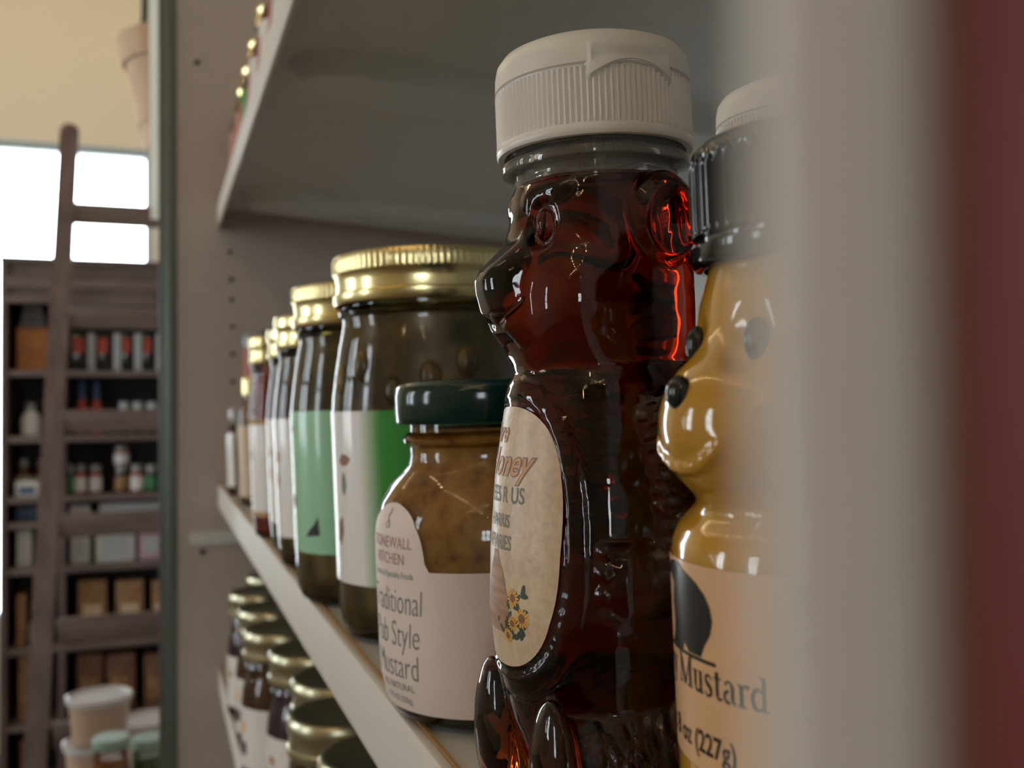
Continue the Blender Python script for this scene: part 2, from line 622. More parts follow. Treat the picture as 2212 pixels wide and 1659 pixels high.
struct('floor', box(bmesh.new(), XL - .1, XR + .1, YB - .1, YF + .1, FZ - .1, FZ), M['floor'])
struct('ceiling', box(bmesh.new(), XL - .1, XR + .1, YB - .1, YF + .1, CZ, CZ + .1), M['ceil'])
struct('wall_right', box(bmesh.new(), XR, XR + .1, YB, YF, FZ, CZ), M['wallw'])


def holed_wall(axis, c0, c1, a0, a1, holes):
    """wall slab along x (axis 0) or y (axis 1) with rectangular openings (lo, hi, zlo, zhi)"""
    bm = bmesh.new()

    def b(s0, s1, z0, z1):
        if s1 - s0 < 1e-4 or z1 - z0 < 1e-4:
            return
        if axis == 0:
            box(bm, s0, s1, c0, c1, z0, z1)
        else:
            box(bm, c0, c1, s0, s1, z0, z1)
    cur = a0
    for lo, hi, zl, zh in holes:
        b(cur, lo, FZ, CZ)
        b(lo, hi, FZ, zl)
        b(lo, hi, zh, CZ)
        cur = hi
    b(cur, a1, FZ, CZ)
    return bm


def window(n, axis, c, lo, hi, zl, zh, nv, nh, fw_=0.05, t=0.022):
    root = bpy.data.objects.new('window_%d' % n, None)
    COL.objects.link(root)
    root['kind'] = 'structure'
    bm = bmesh.new()

    def b(s0, s1, z0, z1, d=0.035):
        if axis == 0:
            box(bm, s0, s1, c - d, c + d, z0, z1)
        else:
            box(bm, c - d, c + d, s0, s1, z0, z1)
    b(lo, lo + fw_, zl, zh)
    b(hi - fw_, hi, zl, zh)
    b(lo + fw_, hi - fw_, zl, zl + fw_)
    b(lo + fw_, hi - fw_, zh - fw_, zh)
    for i in range(1, nv):
        s = lo + (hi - lo) * i / nv
        b(s - t, s + t, zl + fw_, zh - fw_, .02)
    for i in range(1, nh):
        z = zl + (zh - zl) * i / nh
        b(lo + fw_, hi - fw_, z - t, z + t, .018)
    o = obj('frame', bm, M['frame'], root)
    bm = bmesh.new()
    if axis == 0:
        box(bm, lo + fw_, hi - fw_, c - .003, c + .003, zl + fw_, zh - fw_)
    else:
        box(bm, c - .003, c + .003, lo + fw_, hi - fw_, zl + fw_, zh - fw_)
    g = obj('pane', bm, M['pane'], root)
    return root


struct('wall_far', holed_wall(0, YF, YF + .12, XL, XR, [(-0.95, -0.02, -0.9, 1.146)]), M['cream'])
window(1, 0, YF + .07, -0.95, -0.02, -0.9, 1.146, 1, 1, 0.03)
LW = [(0.4, 0.8), (2.0, 2.5), (2.75, 3.4), (3.55, 4.3)]
LZ0, LZ1 = -.35, 1.1
struct('wall_left', holed_wall(1, XL - .12, XL, YB, YF, [(a, b_, LZ0, LZ1) for a, b_ in LW]), M['cream'])
for i, (a, b_) in enumerate(LW):
    window(2 + i, 1, XL - .07, a, b_, LZ0, LZ1, 2, 3)
    portal('daylight_left', (XL - .15, (a + b_) / 2, (LZ0 + LZ1) / 2), (0, -math.pi / 2, 0), 1.45, b_ - a)
struct('wall_back', holed_wall(0, YB - .12, YB, XL, XR, [(-1.7, -0.7, .0, .75)]), M['wallw'])
window(6, 0, YB - .07, -1.7, -0.7, .0, .75, 3, 2)
portal('daylight_back', (-1.2, YB - .15, .375), (math.pi / 2, 0, 0), 1.0, .75)
portal('daylight_far', (-.485, YF + .15, 0.12), (-math.pi / 2, 0, 0), .93, 2.05)

# ------------------------------------------------------------------ string lights over the aisle (their bulbs glint on every bottle)
def string_light(pts, n, label):
    t = thing('string_light', label, 'string light', pts[0])
    P0 = Vector(pts[0])
    def along(u):
        k = u * (len(pts) - 1)
        i = min(int(k), len(pts) - 2)
        q = k - i
        p = Vector(pts[i]).lerp(Vector(pts[i + 1]), q)
        p.z -= 0.03 * 4 * q * (1 - q)
        return p - P0
    obj('cable', tube(bmesh.new(), [along(i / 60) for i in range(61)], 0.003, 6), M['cable'], t, 'all')
    me = None
    for i in range(n):
        p = along((i + .5) / n)
        p.z -= .02
        if me is None:
            o = obj('bulb', ellipsoid(bmesh.new(), (0, 0, 0), (11, 11, 14), seg=12, ring=8), M['bulb'], t, 'all', loc=p)
            me = o.data
        else:
            o = bpy.data.objects.new('bulb', me)
            o.parent = t
            o.location = p
            COL.objects.link(o)
    return t


string_light([(-1.0, -2.6, 1.55), (-1.0, -0.9, 1.55), (-1.0, .8, 1.55), (-1.0, 2.6, 1.55)], 30, 'string of warm bulbs hung along the ceiling above the aisle')
string_light([(-2.2, -1.6, 1.45), (-1.2, -1.3, 1.45), (-0.1, -1.0, 1.45)], 20, 'string of warm bulbs hung across the aisle behind the viewer')
string_light([(-2.0, 3.7, 1.9), (-1.2, 3.7, 1.9), (-.4, 3.7, 1.9), (.4, 3.7, 1.9)], 22, 'string of warm bulbs hung high along the far wall above the window')

# ------------------------------------------------------------------ the shelving unit
unit = thing('shelving_unit', 'cream enamelled steel shelving unit holding jars and bear bottles', 'shelving', (0.28, 0.6, FZ))
UL = Vector((0.28, 0.6, FZ))


def upart(name, bm, mt, parent=unit, smooth=False):
    for v in bm.verts:
        v.co -= UL
    return obj(name, bm, mt, parent, smooth)


Y1 = 1.2
# far side panel: sheet, corner post, holes
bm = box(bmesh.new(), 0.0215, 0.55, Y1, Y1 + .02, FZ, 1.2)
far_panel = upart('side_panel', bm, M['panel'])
bm = box(bmesh.new(), 0.0065, 0.0215, Y1 - .004, Y1 + .022, FZ, 1.2, 0.003)
box(bm, 0.0015, 0.0065, Y1 + .004, Y1 + .018, FZ, 1.2, 0.001)
upart('corner_post', bm, M['post'], smooth=True)
bm = bmesh.new()
hz = [(.0445, .4063, 3.2), (.0495, -.169, 3.4), (.081, .1835, 2.6), (.0825, .151, 3), (.083, .1268, 2.6), (.0835, .0949, 2.6), (.0838, .0625, 2.6), (.084, .0296, 2.6), (.084, -.31, 2.6), (.0495, -.62, 3.2)]
for x, z, r in hz:
    bm = bmesh.new()
    bmesh.ops.create_cone(bm, cap_ends=True, segments=16, radius1=r * MM, radius2=r * MM, depth=.001,
                          matrix=Matrix.Translation((x, Y1 - .0003, z)) @ Matrix.Rotation(math.pi / 2, 4, 'X'))
    for v in bm.verts:
        v.co -= UL
    obj('bolt_hole', bm, M['hole'], far_panel)
# white lit edge standing beside the post
bm = prism(bmesh.new(), [(-.0138, 1.2), (-.0028, 1.2), (.0035, .232), (-.0075, .232)], 1, Y1 + .04, Y1 + .075)
# (prism along y expects (x, z) pairs)
upart('edge_trim', bm, M['trimw'])
# near side panel, a hand's breadth from the lens
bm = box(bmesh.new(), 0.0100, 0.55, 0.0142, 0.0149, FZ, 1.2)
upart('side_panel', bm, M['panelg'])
upart('back_panel', box(bmesh.new(), .50, .52, .0155, Y1, FZ, 1.2), M['shelf'])


def stiffener(bm, x0, x1, yc, w_, z, h):
    """rounded channel under a shelf: flat bottom, sloped sides and a half-round nose"""
    out = []
    for k in range(9):
        a = math.pi / 2 + math.pi * k / 8
        out.append((x0 + w_ / 2 + w_ / 2 * math.cos(a), yc + w_ / 2 * math.sin(a)))
    out = [(x1, yc + w_ / 2)] + out + [(x1, yc - w_ / 2)]
    top = [bm.verts.new((p[0], p[1], z)) for p in out]
    q = 0.72
    low = [bm.verts.new((x0 + w_ / 2 + (p[0] - x0 - w_ / 2) * (q if p[0] < x0 + w_ / 2 else 1), yc + (p[1] - yc) * q, z - h)) for p in out]
    n = len(out)
    for i in range(n):
        bm.faces.new((top[i], top[(i + 1) % n], low[(i + 1) % n], low[i]))
    bm.faces.new(low)
    bm.faces.new(top[::-1])
    bmesh.ops.recalc_face_normals(bm, faces=bm.faces[:])
    return bm


def shelf(z, tilt, lip=0.024):
    tt = math.tan(tilt)
    zb = z + (.50 - EX) * tt
    bm = prism(bmesh.new(), [(EX + .001, z - .0025), (EX + .001, z - .0005), (.5, zb), (.5, zb - .002)], 1, .0155, Y1 - .0005)
    s = upart('shelf', bm, M['shelf'])
    bm = box(bmesh.new(), EX - .001, EX + .0022, .0155, Y1 - .001, z - lip, z, 0.0008)
    upart('front_lip', bm, M['lip'], smooth=True)
    bm = bmesh.new()
    box(bm, EX + .0022, EX + .0034, .0155, Y1 - .001, z - .0004, z + .0004)
    o = upart('edging', bm, M['edge'])
    return s


UT = R(-3.4)
sh = shelf(0.2365, UT, 0.026)
# the underside of the upper shelf carries two stiffening channels
for yc, w_ in ((0.665, .078), (1.09, .09)):
    bm = stiffener(bmesh.new(), .082, .497, yc, w_, 0, .014)
    for v in bm.verts:
        v.co.z += 0.2345 + (v.co.x - EX) * math.tan(UT)
        v.co -= UL
    obj('stiffener', bm, M['shelf'], sh, smooth=30)
shelf(-0.09, TILT, 0.026)
shelf(-0.302, 0.0, 0.024)
shelf(-0.60, 0.0, 0.024)
# pale rail of the shelf bracket on the far panel
bm = bmesh.new()
prof = []
for k in range(9):
    a = math.pi / 2 + math.pi * k / 8
    prof.append((.0415 + .0075 * math.cos(a), -.1525 + .0075 * math.sin(a)))
prof = [(.30, -.145)] + prof + [(.30, -.160)]
prism(bm, prof, 1, Y1 - .006, Y1)
upart('bracket_rail', bm, M['shelf'])
upart('kick_base', box(bmesh.new(), .09, .5, .03, Y1, FZ, FZ + .12), M['shelf'])

b_ = box(bmesh.new(), 0.0128, 0.30, .0106, 0.0131, FZ, 1.1)
o = obj('upright_board', b_, M['redboard'])
tag(o, 'dark red painted upright board close to the lens at the right edge', 'board')

# ------------------------------------------------------------------ honey bear bottle
BZ = [0, 3, 6, 13, 25, 38, 48, 60, 75, 88, 93, 95.5, 96.5, 98, 101, 108, 115, 122, 129, 133, 136, 140]
BR = [16.5, 18, 18.2, 18.8, 22.6, 25.2, 25.9, 25.3, 23.7, 21.3, 20.0, 18.9, 18.4, 18.7, 19.3, 19.5, 19.5, 19.2, 18.4, 17.6, 16.6, 16.6]
LZ, LA, LB = 63.3, 18.4, 25.6      # the label panel: centre height, half width, half height


def brf(z):
    return float(np.interp(z, BZ, BR))


def supq(s, z, a, b, e=2.6):
    return (np.abs(s / a) ** e + np.abs((z - LZ) / b) ** e) ** (1 / e)


def label_r(z):
    return brf(z) - 0.35


def honey_bear(x, y, z):
    f, ay = -x, np.abs(y)
    rho = np.sqrt(x * x + y * y)
    s = np.arctan2(y, f) * 25.0
    rr = np.interp(z, BZ, BR).astype(np.float32)
    q1 = supq(s, z, LA + 1.2, LB + 1.4)
    q2 = supq(s, z, LA + 5.0, LB + 5.5)
    rr = rr - 0.75 * sstep(1.03, 0.99, q1) + 0.45 * sstep(1.03, .97, q2) * sstep(.95, 1.0, q2 + .03) * 0 + 0.4 * sstep(1.04, .99, q2)
    d = (rho - rr) * 0.96
    d = np.maximum(d, z - 134.2)
    # head: snout, jaw, cheeks, brow
    poly = [(0, 96.5), (0, 125), (17.6, 125), (19.0, 122.6), (25.6, 117.0), (27.0, 114.6), (26.8, 112.0), (25.6, 107.9), (23.6, 105.6), (23.2, 104.4), (19.8, 100), (18.0, 96.5)]
    d2 = sd_poly(f, z, poly)
    wid = np.interp(f, [0, 12, 20, 25, 28], [14, 12.5, 9.0, 7.0, 5.5]).astype(np.float32)
    rd = 4.2
    qa, qb = d2 + rd, ay - wid + rd
    muz = np.sqrt(np.maximum(qa, 0) ** 2 + np.maximum(qb, 0) ** 2) + np.minimum(np.maximum(qa, qb), 0) - rd
    d = smin(d, muz, 2.0)
    d = smax(d, -sd_cap(f, ay, z, (25.0, 2.0, 105.4), (17.5, 10.2, 112.0), 0.9, 0.9), 1.2)
    d = smin(d, sd_ell(f, ay, z, (7.0, 9.5, 109), (12.2, 9.9, 14.0)), 2.4)
    d = smin(d, sd_cap(f, ay, z, (15.8, 5.0, 130.2), (12.6, 10.8, 131.2), 1.6, 2.0), 2.4)
    # eye sockets and eyes
    d = smax(d, -sd_ell(f, ay, z, (17.5, 10.0, 124.6), (3.4, 3.6, 5.2)), 1.2)
    d = smin(d, sd_ell(f, ay, z, (15.0, 8.8, 124.2), (2.4, 2.3, 3.4)), 0.6)
    # ears
    ear = sd_ell(f, ay, z, (-5.5, 18.2, 124.5), (7.5, 4.4, 9.4))
    ear = smax(ear, -sd_ell(f, ay, z, (-6.5, 22.8, 123.6), (5.6, 3.6, 7.2)), 1.0)
    d = smin(d, ear, 1.0)
    # arms with fur
    arm = smin(sd_cap(f, ay, z, (-3, 18.5, 85), (-4.5, 22.0, 60), 7.0, 7.2), sd_cap(f, ay, z, (-4.5, 22, 60), (2, 21.5, 55), 7.0, 6.6), 3)
    fur = np.sin(z * 2.3 + 1.6 * np.sin(f * 0.75 + z * 0.21)) * np.sin(f * 1.1 + 1.3 * np.sin(z * .6))
    arm = arm - 0.5 * fur * sstep(58, 64, z)
    d = smin(d, arm, 1.0)
    hand = sd_ell(f, ay, z, (4.0, 22.0, 54.5), (8.5, 5.0, 9.0))
    d = smin(d, hand, 1.2)
    for k, zz in enumerate((61.5, 57.7, 53.7, 49.7, 45.9)):
        d = smin(d, sd_cap(f, ay, z, (6, 23.2, zz), (12.2 - .35 * (k - 1.5) ** 2, 22.2, zz), 2.0, 1.85), 0.5)
    # legs and feet
    leg = sd_cap(f, ay, z, (11.5, 16.2, 19.0), (-6, 17.5, 20.5), 12.8, 17.0, 1.35)
    fur2 = np.sin(f * 2.1 + 2.0 * np.sin(z * 0.42 + ay * .2)) * np.sin(z * .55 + f * .5)
    leg = leg - 0.42 * fur2 * sstep(16, 11, f)
    d = smin(d, leg, 1.0)
    foot = sd_ell(f, ay, z, (21.4, 17.0, 17.6), (4.2, 9.2, 16.8))
    d = smin(d, foot, 1.2)
    # uneven moulded wall, mostly at the back
    wob = np.sin(f * 0.72 + 1.4 * np.sin(z * 0.41)) * np.sin(z * 0.63 + 1.2 * np.sin(y * 0.5 + 1.0))
    d = d + wob * (0.10 * sstep(-2, 9, y + 0.6 * x)) * sstep(136, 128, z)
    d = smax(d, -z, 1.0)
    return d


def honey_label_art():
    """the tan oval label with its lettering, hive and sunflowers"""
    out = {}
    n = 72
    outline = []
    for k in range(n):
        a = 2 * math.pi * k / n
        c, s_ = math.cos(a), math.sin(a)
        e = 2 / 2.6
        outline.append((LA * abs(c) ** e * (1 if c > 0 else -1), LZ + LB * abs(s_) ** e * (1 if s_ > 0 else -1)))
    out['label'] = art([outline], 1.2, 1.5)
    return out


def sunflower(cx, cy, r):
    pet, n = [], 13
    for k in range(n):
        a = 2 * math.pi * k / n
        da = 2 * math.pi / n * .52
        pet.append([(cx + .4 * r * math.cos(a - da), cy + .4 * r * math.sin(a - da)), (cx + .8 * r * math.cos(a - da * .6), cy + .8 * r * math.sin(a - da * .6)),
                    (cx + r * math.cos(a), cy + r * math.sin(a)), (cx + .8 * r * math.cos(a + da * .6), cy + .8 * r * math.sin(a + da * .6)), (cx + .4 * r * math.cos(a + da), cy + .4 * r * math.sin(a + da))])
    disc = [(cx + .45 * r * math.cos(2 * math.pi * k / 12), cy + .45 * r * math.sin(2 * math.pi * k / 12)) for k in range(12)]
    return pet, disc


CAPRIB = 112


def white_cap(parent, z0, R_=20.6):
    prof = [(R_ - 1.6, 0), (R_ - .3, 0), (R_, .5), (R_, 1.9), (R_ - .35, 2.2)]
    prof += [(R_ - .1, 2.5 + i * 0.7) for i in range(15)]
    prof += [(R_ - .1, 12.9), (R_ - .75, 13.15), (R_ - .75, 13.45), (R_ - .15, 13.7), (R_ - .25, 16.5), (R_ - .7, 18.6), (R_ - 1.9, 20.2), (R_ - 3.6, 21.0), (R_ - 7, 21.3), (0, 21.4)]
    bm = lathe([(r, z + z0) for r, z in prof], CAPRIB * 6, rib=(z0 + 2.4, z0 + 12.5, CAPRIB, 0.42))
    c = obj('cap', bm, M['whitecap'], parent, smooth=50)
    # thumb tab: smooth arched plate standing proud of the lid on the side facing the aisle end
    bm = bmesh.new()
    n, mrow = 28, 8
    phi_c, half = R(88), R(27)

    def grid(rad, zt):
        return [[None] * (n + 1) for _ in range(mrow + 1)]
    front, back = grid(0, 0), grid(0, 0)
    for i in range(n + 1):
        u = -1 + 2 * i / n
        a = phi_c + u * half
        zb = 9.4 + 4.2 * (math.cos(u * math.pi / 2) ** 1.0)
        zt = 18.0
        for j in range(mrow + 1):
            zz = zb + (zt - zb) * j / mrow
            edge = min(1.0, (1 - abs(u)) * 9, (zt - zz) * 1.2 + .12, (zz - zb) * 1.4 + .1)
            rad = R_ - .5 + .95 * max(0.0, edge) - .35 * (j / mrow)
            # thumb recess under the lip of the lid
            rec = math.exp(-((zz - 15.0) / 1.1) ** 2) * (1 if abs(u) < .8 else 0)
            rad -= .55 * rec
            front[j][i] = bm.verts.new((-rad * math.cos(a) * MM, -rad * math.sin(a) * MM, (z0 + zz) * MM))
            rb = R_ - 1.2
            back[j][i] = bm.verts.new((-rb * math.cos(a) * MM, -rb * math.sin(a) * MM, (z0 + zz) * MM))
    for g in (front, back):
        for j in range(mrow):
            for i in range(n):
                bm.faces.new((g[j][i], g[j][i + 1], g[j + 1][i + 1], g[j + 1][i]))
    rim = [(0, i) for i in range(n + 1)] + [(j, n) for j in range(1, mrow + 1)] + [(mrow, i) for i in range(n - 1, -1, -1)] + [(j, 0) for j in range(mrow - 1, 0, -1)]
    for k in range(len(rim)):
        a_, b2 = rim[k], rim[(k + 1) % len(rim)]
        bm.faces.new((front[a_[0]][a_[1]], front[b2[0]][b2[1]], back[b2[0]][b2[1]], back[a_[0]][a_[1]]))
    bmesh.ops.recalc_face_normals(bm, faces=bm.faces[:])
    obj('thumb_tab', bm, M['whitecap'], c, smooth=40)
    return c


bx = 0.0915
bear = thing('honey_bear_bottle', 'dark honey in a clear bear-shaped bottle with ribbed white cap and tan oval label', 'honey bottle',
             (bx, 0.1862, shelf_z(bx)), LEAN)
bmh = mould(honey_bear, (-36, -36, -1.2), (36, 36, 139), 0.55)
honey_body = obj('bear_body', bmh, M['honey'], bear, 'all')
NECK = [(17.3, 133.4), (17.2, 134.2), (17.0, 136.2), (19.6, 137.0), (19.8, 137.9), (19.6, 138.7), (17.6, 139.2), (17.4, 140.6), (18.4, 141.2), (18.4, 142.0), (17.3, 142.6), (17.3, 148)]
neck = obj('neck', lathe(NECK + [(r - 1.1, z) for r, z in NECK[::-1]], 96, closed=True), M['clear'], bear, 60)
white_cap(bear, 140.4)
lab = honey_label_art()
label = obj('label', wrap(lab['label'], label_r, 0.35), M['kraft'], bear, 'all')
label['label'] = 'tan oval paper label'
black = join([letters('BEES R US', 4.5, 1.0, 70.0, bold=.05, sx=.84), letters('HARRIS', 3.6, .2, 65.2, bold=.05, sx=.80), letters('APIARIES', 4.0, .2, 60.8, bold=.05, sx=.74)])
obj('lettering', wrap(black, label_r, 0.43), M['ink'], label)
hs = letters('Honey', 7.4, 0.4, 75.4, bold=.32, shear=.35, sx=.95)
hs2 = letters('Pure', 5.6, -4.0, 82.0, bold=.25, shear=.35, sx=.9)
obj('lettering', wrap(join([hs, hs2]), label_r, 0.41), M['mauve'], label)
hs = letters('Honey', 7.4, 0.4, 75.4, bold=.02, shear=.35, sx=.95)
hs2 = letters('Pure', 5.6, -4.0, 82.0, bold=.01, shear=.35, sx=.9)
obj('lettering', wrap(join([hs, hs2]), label_r, 0.47), M['orange'], label)
skep = [(-6, 40), (5.2, 40), (5.6, 43), (5.0, 47), (3.6, 51), (2.0, 53.5), (.9, 55), (.7, 56.2), (-1.6, 56.2), (-1.8, 55), (-3.4, 52.5), (-5.4, 48), (-6.4, 43)]
obj('hive_picture', wrap(art([[(a, b + 4.3) for a, b in skep]], 1, 1.5), label_r, 0.41), M['skep'], label)
leaves = []
rl = random.Random(3)
for k in range(46):
    u_ = rl.random()
    cx_, cy_ = (1.0 + 9.6 * rl.random(), 39.6 + 3.2 * rl.random()) if u_ < .55 else (5.2 + 5.4 * rl.random(), 41 + 8.0 * rl.random())
    a_, l_ = rl.random() * math.pi, .7 + .6 * rl.random()
    leaves.append([(cx_ + l_ * math.cos(t_) * math.cos(a_) - .45 * l_ * math.sin(t_) * math.sin(a_), cy_ + l_ * math.cos(t_) * math.sin(a_) + .45 * l_ * math.sin(t_) * math.cos(a_)) for t_ in [2 * math.pi * q / 9 for q in range(9)]])
obj('leaf_picture', wrap(art([[(a, b + 4.6) for a, b in p_] for p_ in leaves], 1, 1.5), label_r, 0.42), M['leafink'], label)
pets, discs = [], []
for cx, cy, r in ((6.9, 47.2, 1.9), (9.6, 43.6, 2.1), (6.6, 42.2, 1.6), (4.6, 39.6, 1.6)):
    p_, d_ = sunflower(cx, cy + 4.6, r)
    pets += p_
    discs.append(d_)
obj('sunflower_picture', wrap(art(pets, 1), label_r, 0.45), M['petal'], label)
obj('sunflower_picture', wrap(art(discs, 1), label_r, 0.48), M['umber'], label)

bear2 = dup(bear, (0.1520, 0.1965, shelf_z(0.152)), None, 'white-capped bear bottle at the back, behind the honey bear and the black cap')

# ------------------------------------------------------------------ mustard bear bottle (nearest)
def mustard_bear(x, y, z):
    f, ay = -x, np.abs(y)
    rho = np.sqrt(x * x + y * y)
    ZZ = [0, 1.2, 3, 64, 68, 70.2, 71.5, 73, 75, 77.5, 80, 84, 90, 98, 104, 108, 112]
    RR = [24.5, 26.3, 27, 27, 26.6, 25.6, 24.4, 22.9, 22.0, 21.8, 22.0, 22.2, 22.2, 21.8, 20.9, 19.6, 18.8]
    d = (rho - np.interp(z, ZZ, RR).astype(np.float32)) * 0.93
    d = np.maximum(d, z - 111)
    d = smin(d, sd_ell(f, ay, z, (15.0, 0, 85.6), (14.6, 15.8, 13.4)), 3.5)
    d = smin(d, sd_ell(f, ay, z, (5, 13, 86), (14, 10, 9)), 3.0)
    # smile
    for k in range(8):
        a0, a1 = R(205 + 130 * k / 8), R(205 + 130 * (k + 1) / 8)
        def P(a):
            yy, zz = 9.0 * math.cos(a), 86.0 + 6.2 * math.sin(a)
            q = max(0.05, 1 - (yy / 15.8) ** 2 - ((zz - 85.6) / 13.4) ** 2)
            return (15.0 + 14.6 * math.sqrt(q) + .0, yy, zz)
        d = smin(d, sd_cap(f, y, z, P(a0), P(a1), .75, .75), 0.8)
    d = smax(d, -sd_ell(f, ay, z, (23.4, 8.0, 99.0), (3.4, 4.2, 5.4)), 1.6)
    return smax(d, -z, .8)


mx = 0.1018
mus = thing('mustard_bear_bottle', 'bear-shaped bottle of yellow honey mustard with black cap and peach label', 'mustard bottle',
            (mx, 0.1235, shelf_z(mx)), LEAN)
obj('bear_body', mould(mustard_bear, (-36, -32, -1.2), (32, 32, 113), 0.6), M['mustard'], mus, 'all')
eye = None
for sg in (-1, 1):
    obj('eye', ellipsoid(bmesh.new(), (-20.2, sg * 7.9, 97.6), (1.9, 1.9, 3.2), seg=24, ring=16), M['blackpaint'], mus, 'all')
obj('nose', ellipsoid(bmesh.new(), (-28.2, 0, 90.6), (2.0, 2.4, 2.6), seg=24, ring=16), M['blackpaint'], mus, 'all')
BC = [(23.6, 109.4), (25.0, 109.6), (25.6, 110.4), (25.6, 112.6), (24.4, 113.2), (24.4, 113.8), (25.2, 114.3)]
BC += [(25.3, 114.6 + i * 0.7) for i in range(16)]
BC += [(25.2, 125.6), (24.8, 127.2), (23.6, 128.4), (21.8, 128.7), (0, 128.8)]
BC = [(max(0, r - 3.6), z) for r, z in BC]
obj('cap', lathe(BC, 360, rib=(114.5, 125.4, 60, 0.75)), M['blackcap'], mus, 50)
lb = art([[(-62, 38.5), (52, 38.5), (52, 67), (-62, 67)]], 1.5, 6)
mr = lambda t: 27.0
RL = 27.0
label = obj('label', wrap(art([[(-62, 36.5), (52, 36.5), (52, 66.0), (-62, 66.0)]], 1.5, 6), mr, .12), M['peach'], mus, 'all')
label['label'] = 'peach paper label'
txt = join([serif('Honey Mustard', 3.1, -23.4, 47.7, .84), letters('Net Wt.', 4.2, -10.2, 39.3, 'RIGHT', bold=.06, sx=.72), letters('8 oz (227g)', 4.4, -9.4, 39.2, 'LEFT', bold=.07, sx=.84)])
obj('lettering', wrap(txt, mr, .2), M['blackink'], label)
silo = [(-3.2, 51.0), (-.4, 50.6), (2.0, 50.6), (2.6, 52.2), (2.8, 54.5), (3.4, 52.4), (4.2, 50.9), (7.6, 50.9), (8.6, 53), (10, 55), (10.6, 57.4), (10.2, 59.6), (9.0, 61.6),
        (7, 63.2), (4.8, 64.2), (2.8, 64.8), (1.2, 66.0 - .3), (0, 65.6), (-1.4, 65.6), (-3.4, 65.2), (-5.6, 63.8), (-5.4, 63.0), (-3, 62.6), (-1.6, 61.4), (-2.4, 58), (-1.6, 55), (-2.2, 52.6)]
ground = [(-9, 50.1), (11, 50.1), (11, 50.7), (-9, 50.7)]
obj('bear_picture', wrap(art([[(a - 6.7, 52.2 + (b - 50.1) * .855) for a, b in p_] for p_ in (silo, ground)], 1.0, 3), mr, .2), M['blackink'], label)

# ------------------------------------------------------------------ glass jars
def glass_jar(name, lab_, cat, loc, prof, fill_top, filling, lid, lid_mat, labels=(), group=None, n=72, rot=LEAN, rib=None, inset=1.6, fill_bottom=5.0, lidname='lid', sc=(1, 1)):
    t = thing(name, lab_, cat, loc, rot, group)
    t.scale = (sc[0], sc[0], sc[1])
    obj('glass', lathe(prof, n), M['glass'], t, 40)
    pr = [(r, z) for r, z in prof if r > 0]
    zs, rs = [p[1] for p in pr], [p[0] for p in pr]
    fz = [fill_bottom + (fill_top - fill_bottom) * i / 24 for i in range(25)]
    fp = [(0, fill_bottom - .5), (float(np.interp(fill_bottom, zs, rs)) - inset - 3, fill_bottom - .4)] + [(float(np.interp(z, zs, rs)) - inset, z) for z in fz] + [(0, fill_top)]
    obj('filling', lathe(fp, n), filling, t, 40)
    obj(lidname, lathe(lid, n if not rib else rib[2] * 4, rib=rib), lid_mat, t, 40)
    for (polys, mt, z_ofs, nm) in labels:
        rf = lambda z, zs=zs, rs=rs: float(np.interp(z, zs, rs))
        for p_ in polys:
            obj(nm, wrap(art([p_], 2.0, 8.0), rf, .2 + z_ofs), mt, t, 'all')
    return t


def rect(s0, s1, z0, z1):
    return [(s0, z0), (s1, z0), (s1, z1), (s0, z1)]


# squat mustard jar with the dark green lid
JP = [(0, 0), (29, 0), (32, 1.2), (34.2, 5), (35.6, 12), (36, 20), (36, 52), (35.6, 57), (33.8, 62.6), (30.6, 67.6), (27, 71), (24.9, 73.4), (24.3, 76), (24.5, 78.6), (26.4, 80), (26.6, 81.2), (25.4, 82.4), (24.2, 83.2), (24, 95)]
LID = [(26.6, 86.0), (28.0, 85.6), (28.6, 86.4), (28.6, 94), (28.2, 96.4), (27.0, 97.8), (25, 98.2), (23.5, 97.5), (0, 97.3)]
sx_ = 0.0957
sj = glass_jar('mustard_jar', 'squat glass jar of grainy brown mustard with dark green lid and cream label', 'mustard jar',
               (sx_, 0.2795, shelf_z(sx_)), JP, 84, M['grain'], LID, M['greenlid'], fill_bottom=11, sc=(.9425, .978))
obj('glass_base', lathe([(0, .8), (28, .8), (31.4, 2.0), (33.2, 5.4), (34.4, 9.8), (0, 9.8)], 72), M['baseglass'], sj, 40)
jr = lambda z: float(np.interp(z, [p[1] for p in JP[1:]], [p[0] for p in JP[1:]]))
arch = [(26.5, 45), (-8.5, 45)]
for k in range(25):
    a = R(180 - 180 * k / 24)
    arch.append((9.0 + 16.0 * math.cos(a), 47.5 + 16.0 * math.sin(a)))
jl = [[(-112, 4.5), (96, 4.5), (96, 45), (-112, 45)], arch]
label = obj('label', wrap(art(jl, 2, 2.0), jr, .3), M['cream_label'], sj, 'all')
label['label'] = 'cream paper label with a rounded tab'
dk = join([letters('Traditional', 10.4, 9.5, 32.6, bold=-.1, shear=.12, sx=.62), letters('Pub Style', 10.4, 9.5, 23.2, bold=-.1, shear=.12, sx=.66), letters('Mustard', 10.4, 9.5, 14.2, bold=-.1, shear=.12, sx=.68),
           letters('ALL NATURAL', 3.0, 10, 10.6, sx=.9), letters('7.75 OZ (220g)', 2.6, 10, 7.0, sx=.8), letters('Creators of Specialty Foods', 2.6, 9, 42.6, sx=.8)])
for ch_, zt_ in (('H', 36), ('C', 28.5)):
    obj('lettering', wrap(letters(ch_, 4.2, 54, zt_, bold=.05), jr, .42), M['greyink'], label)
obj('lettering', wrap(dk, jr, .42), M['greyink'], label)
rd = join([letters('STONEWALL', 4.6, 9, 51.0, sx=.86), letters('KITCHEN', 4.6, 9, 46.4, sx=.86)])
obj('lettering', wrap(rd, jr, .42), M['redink'], label)
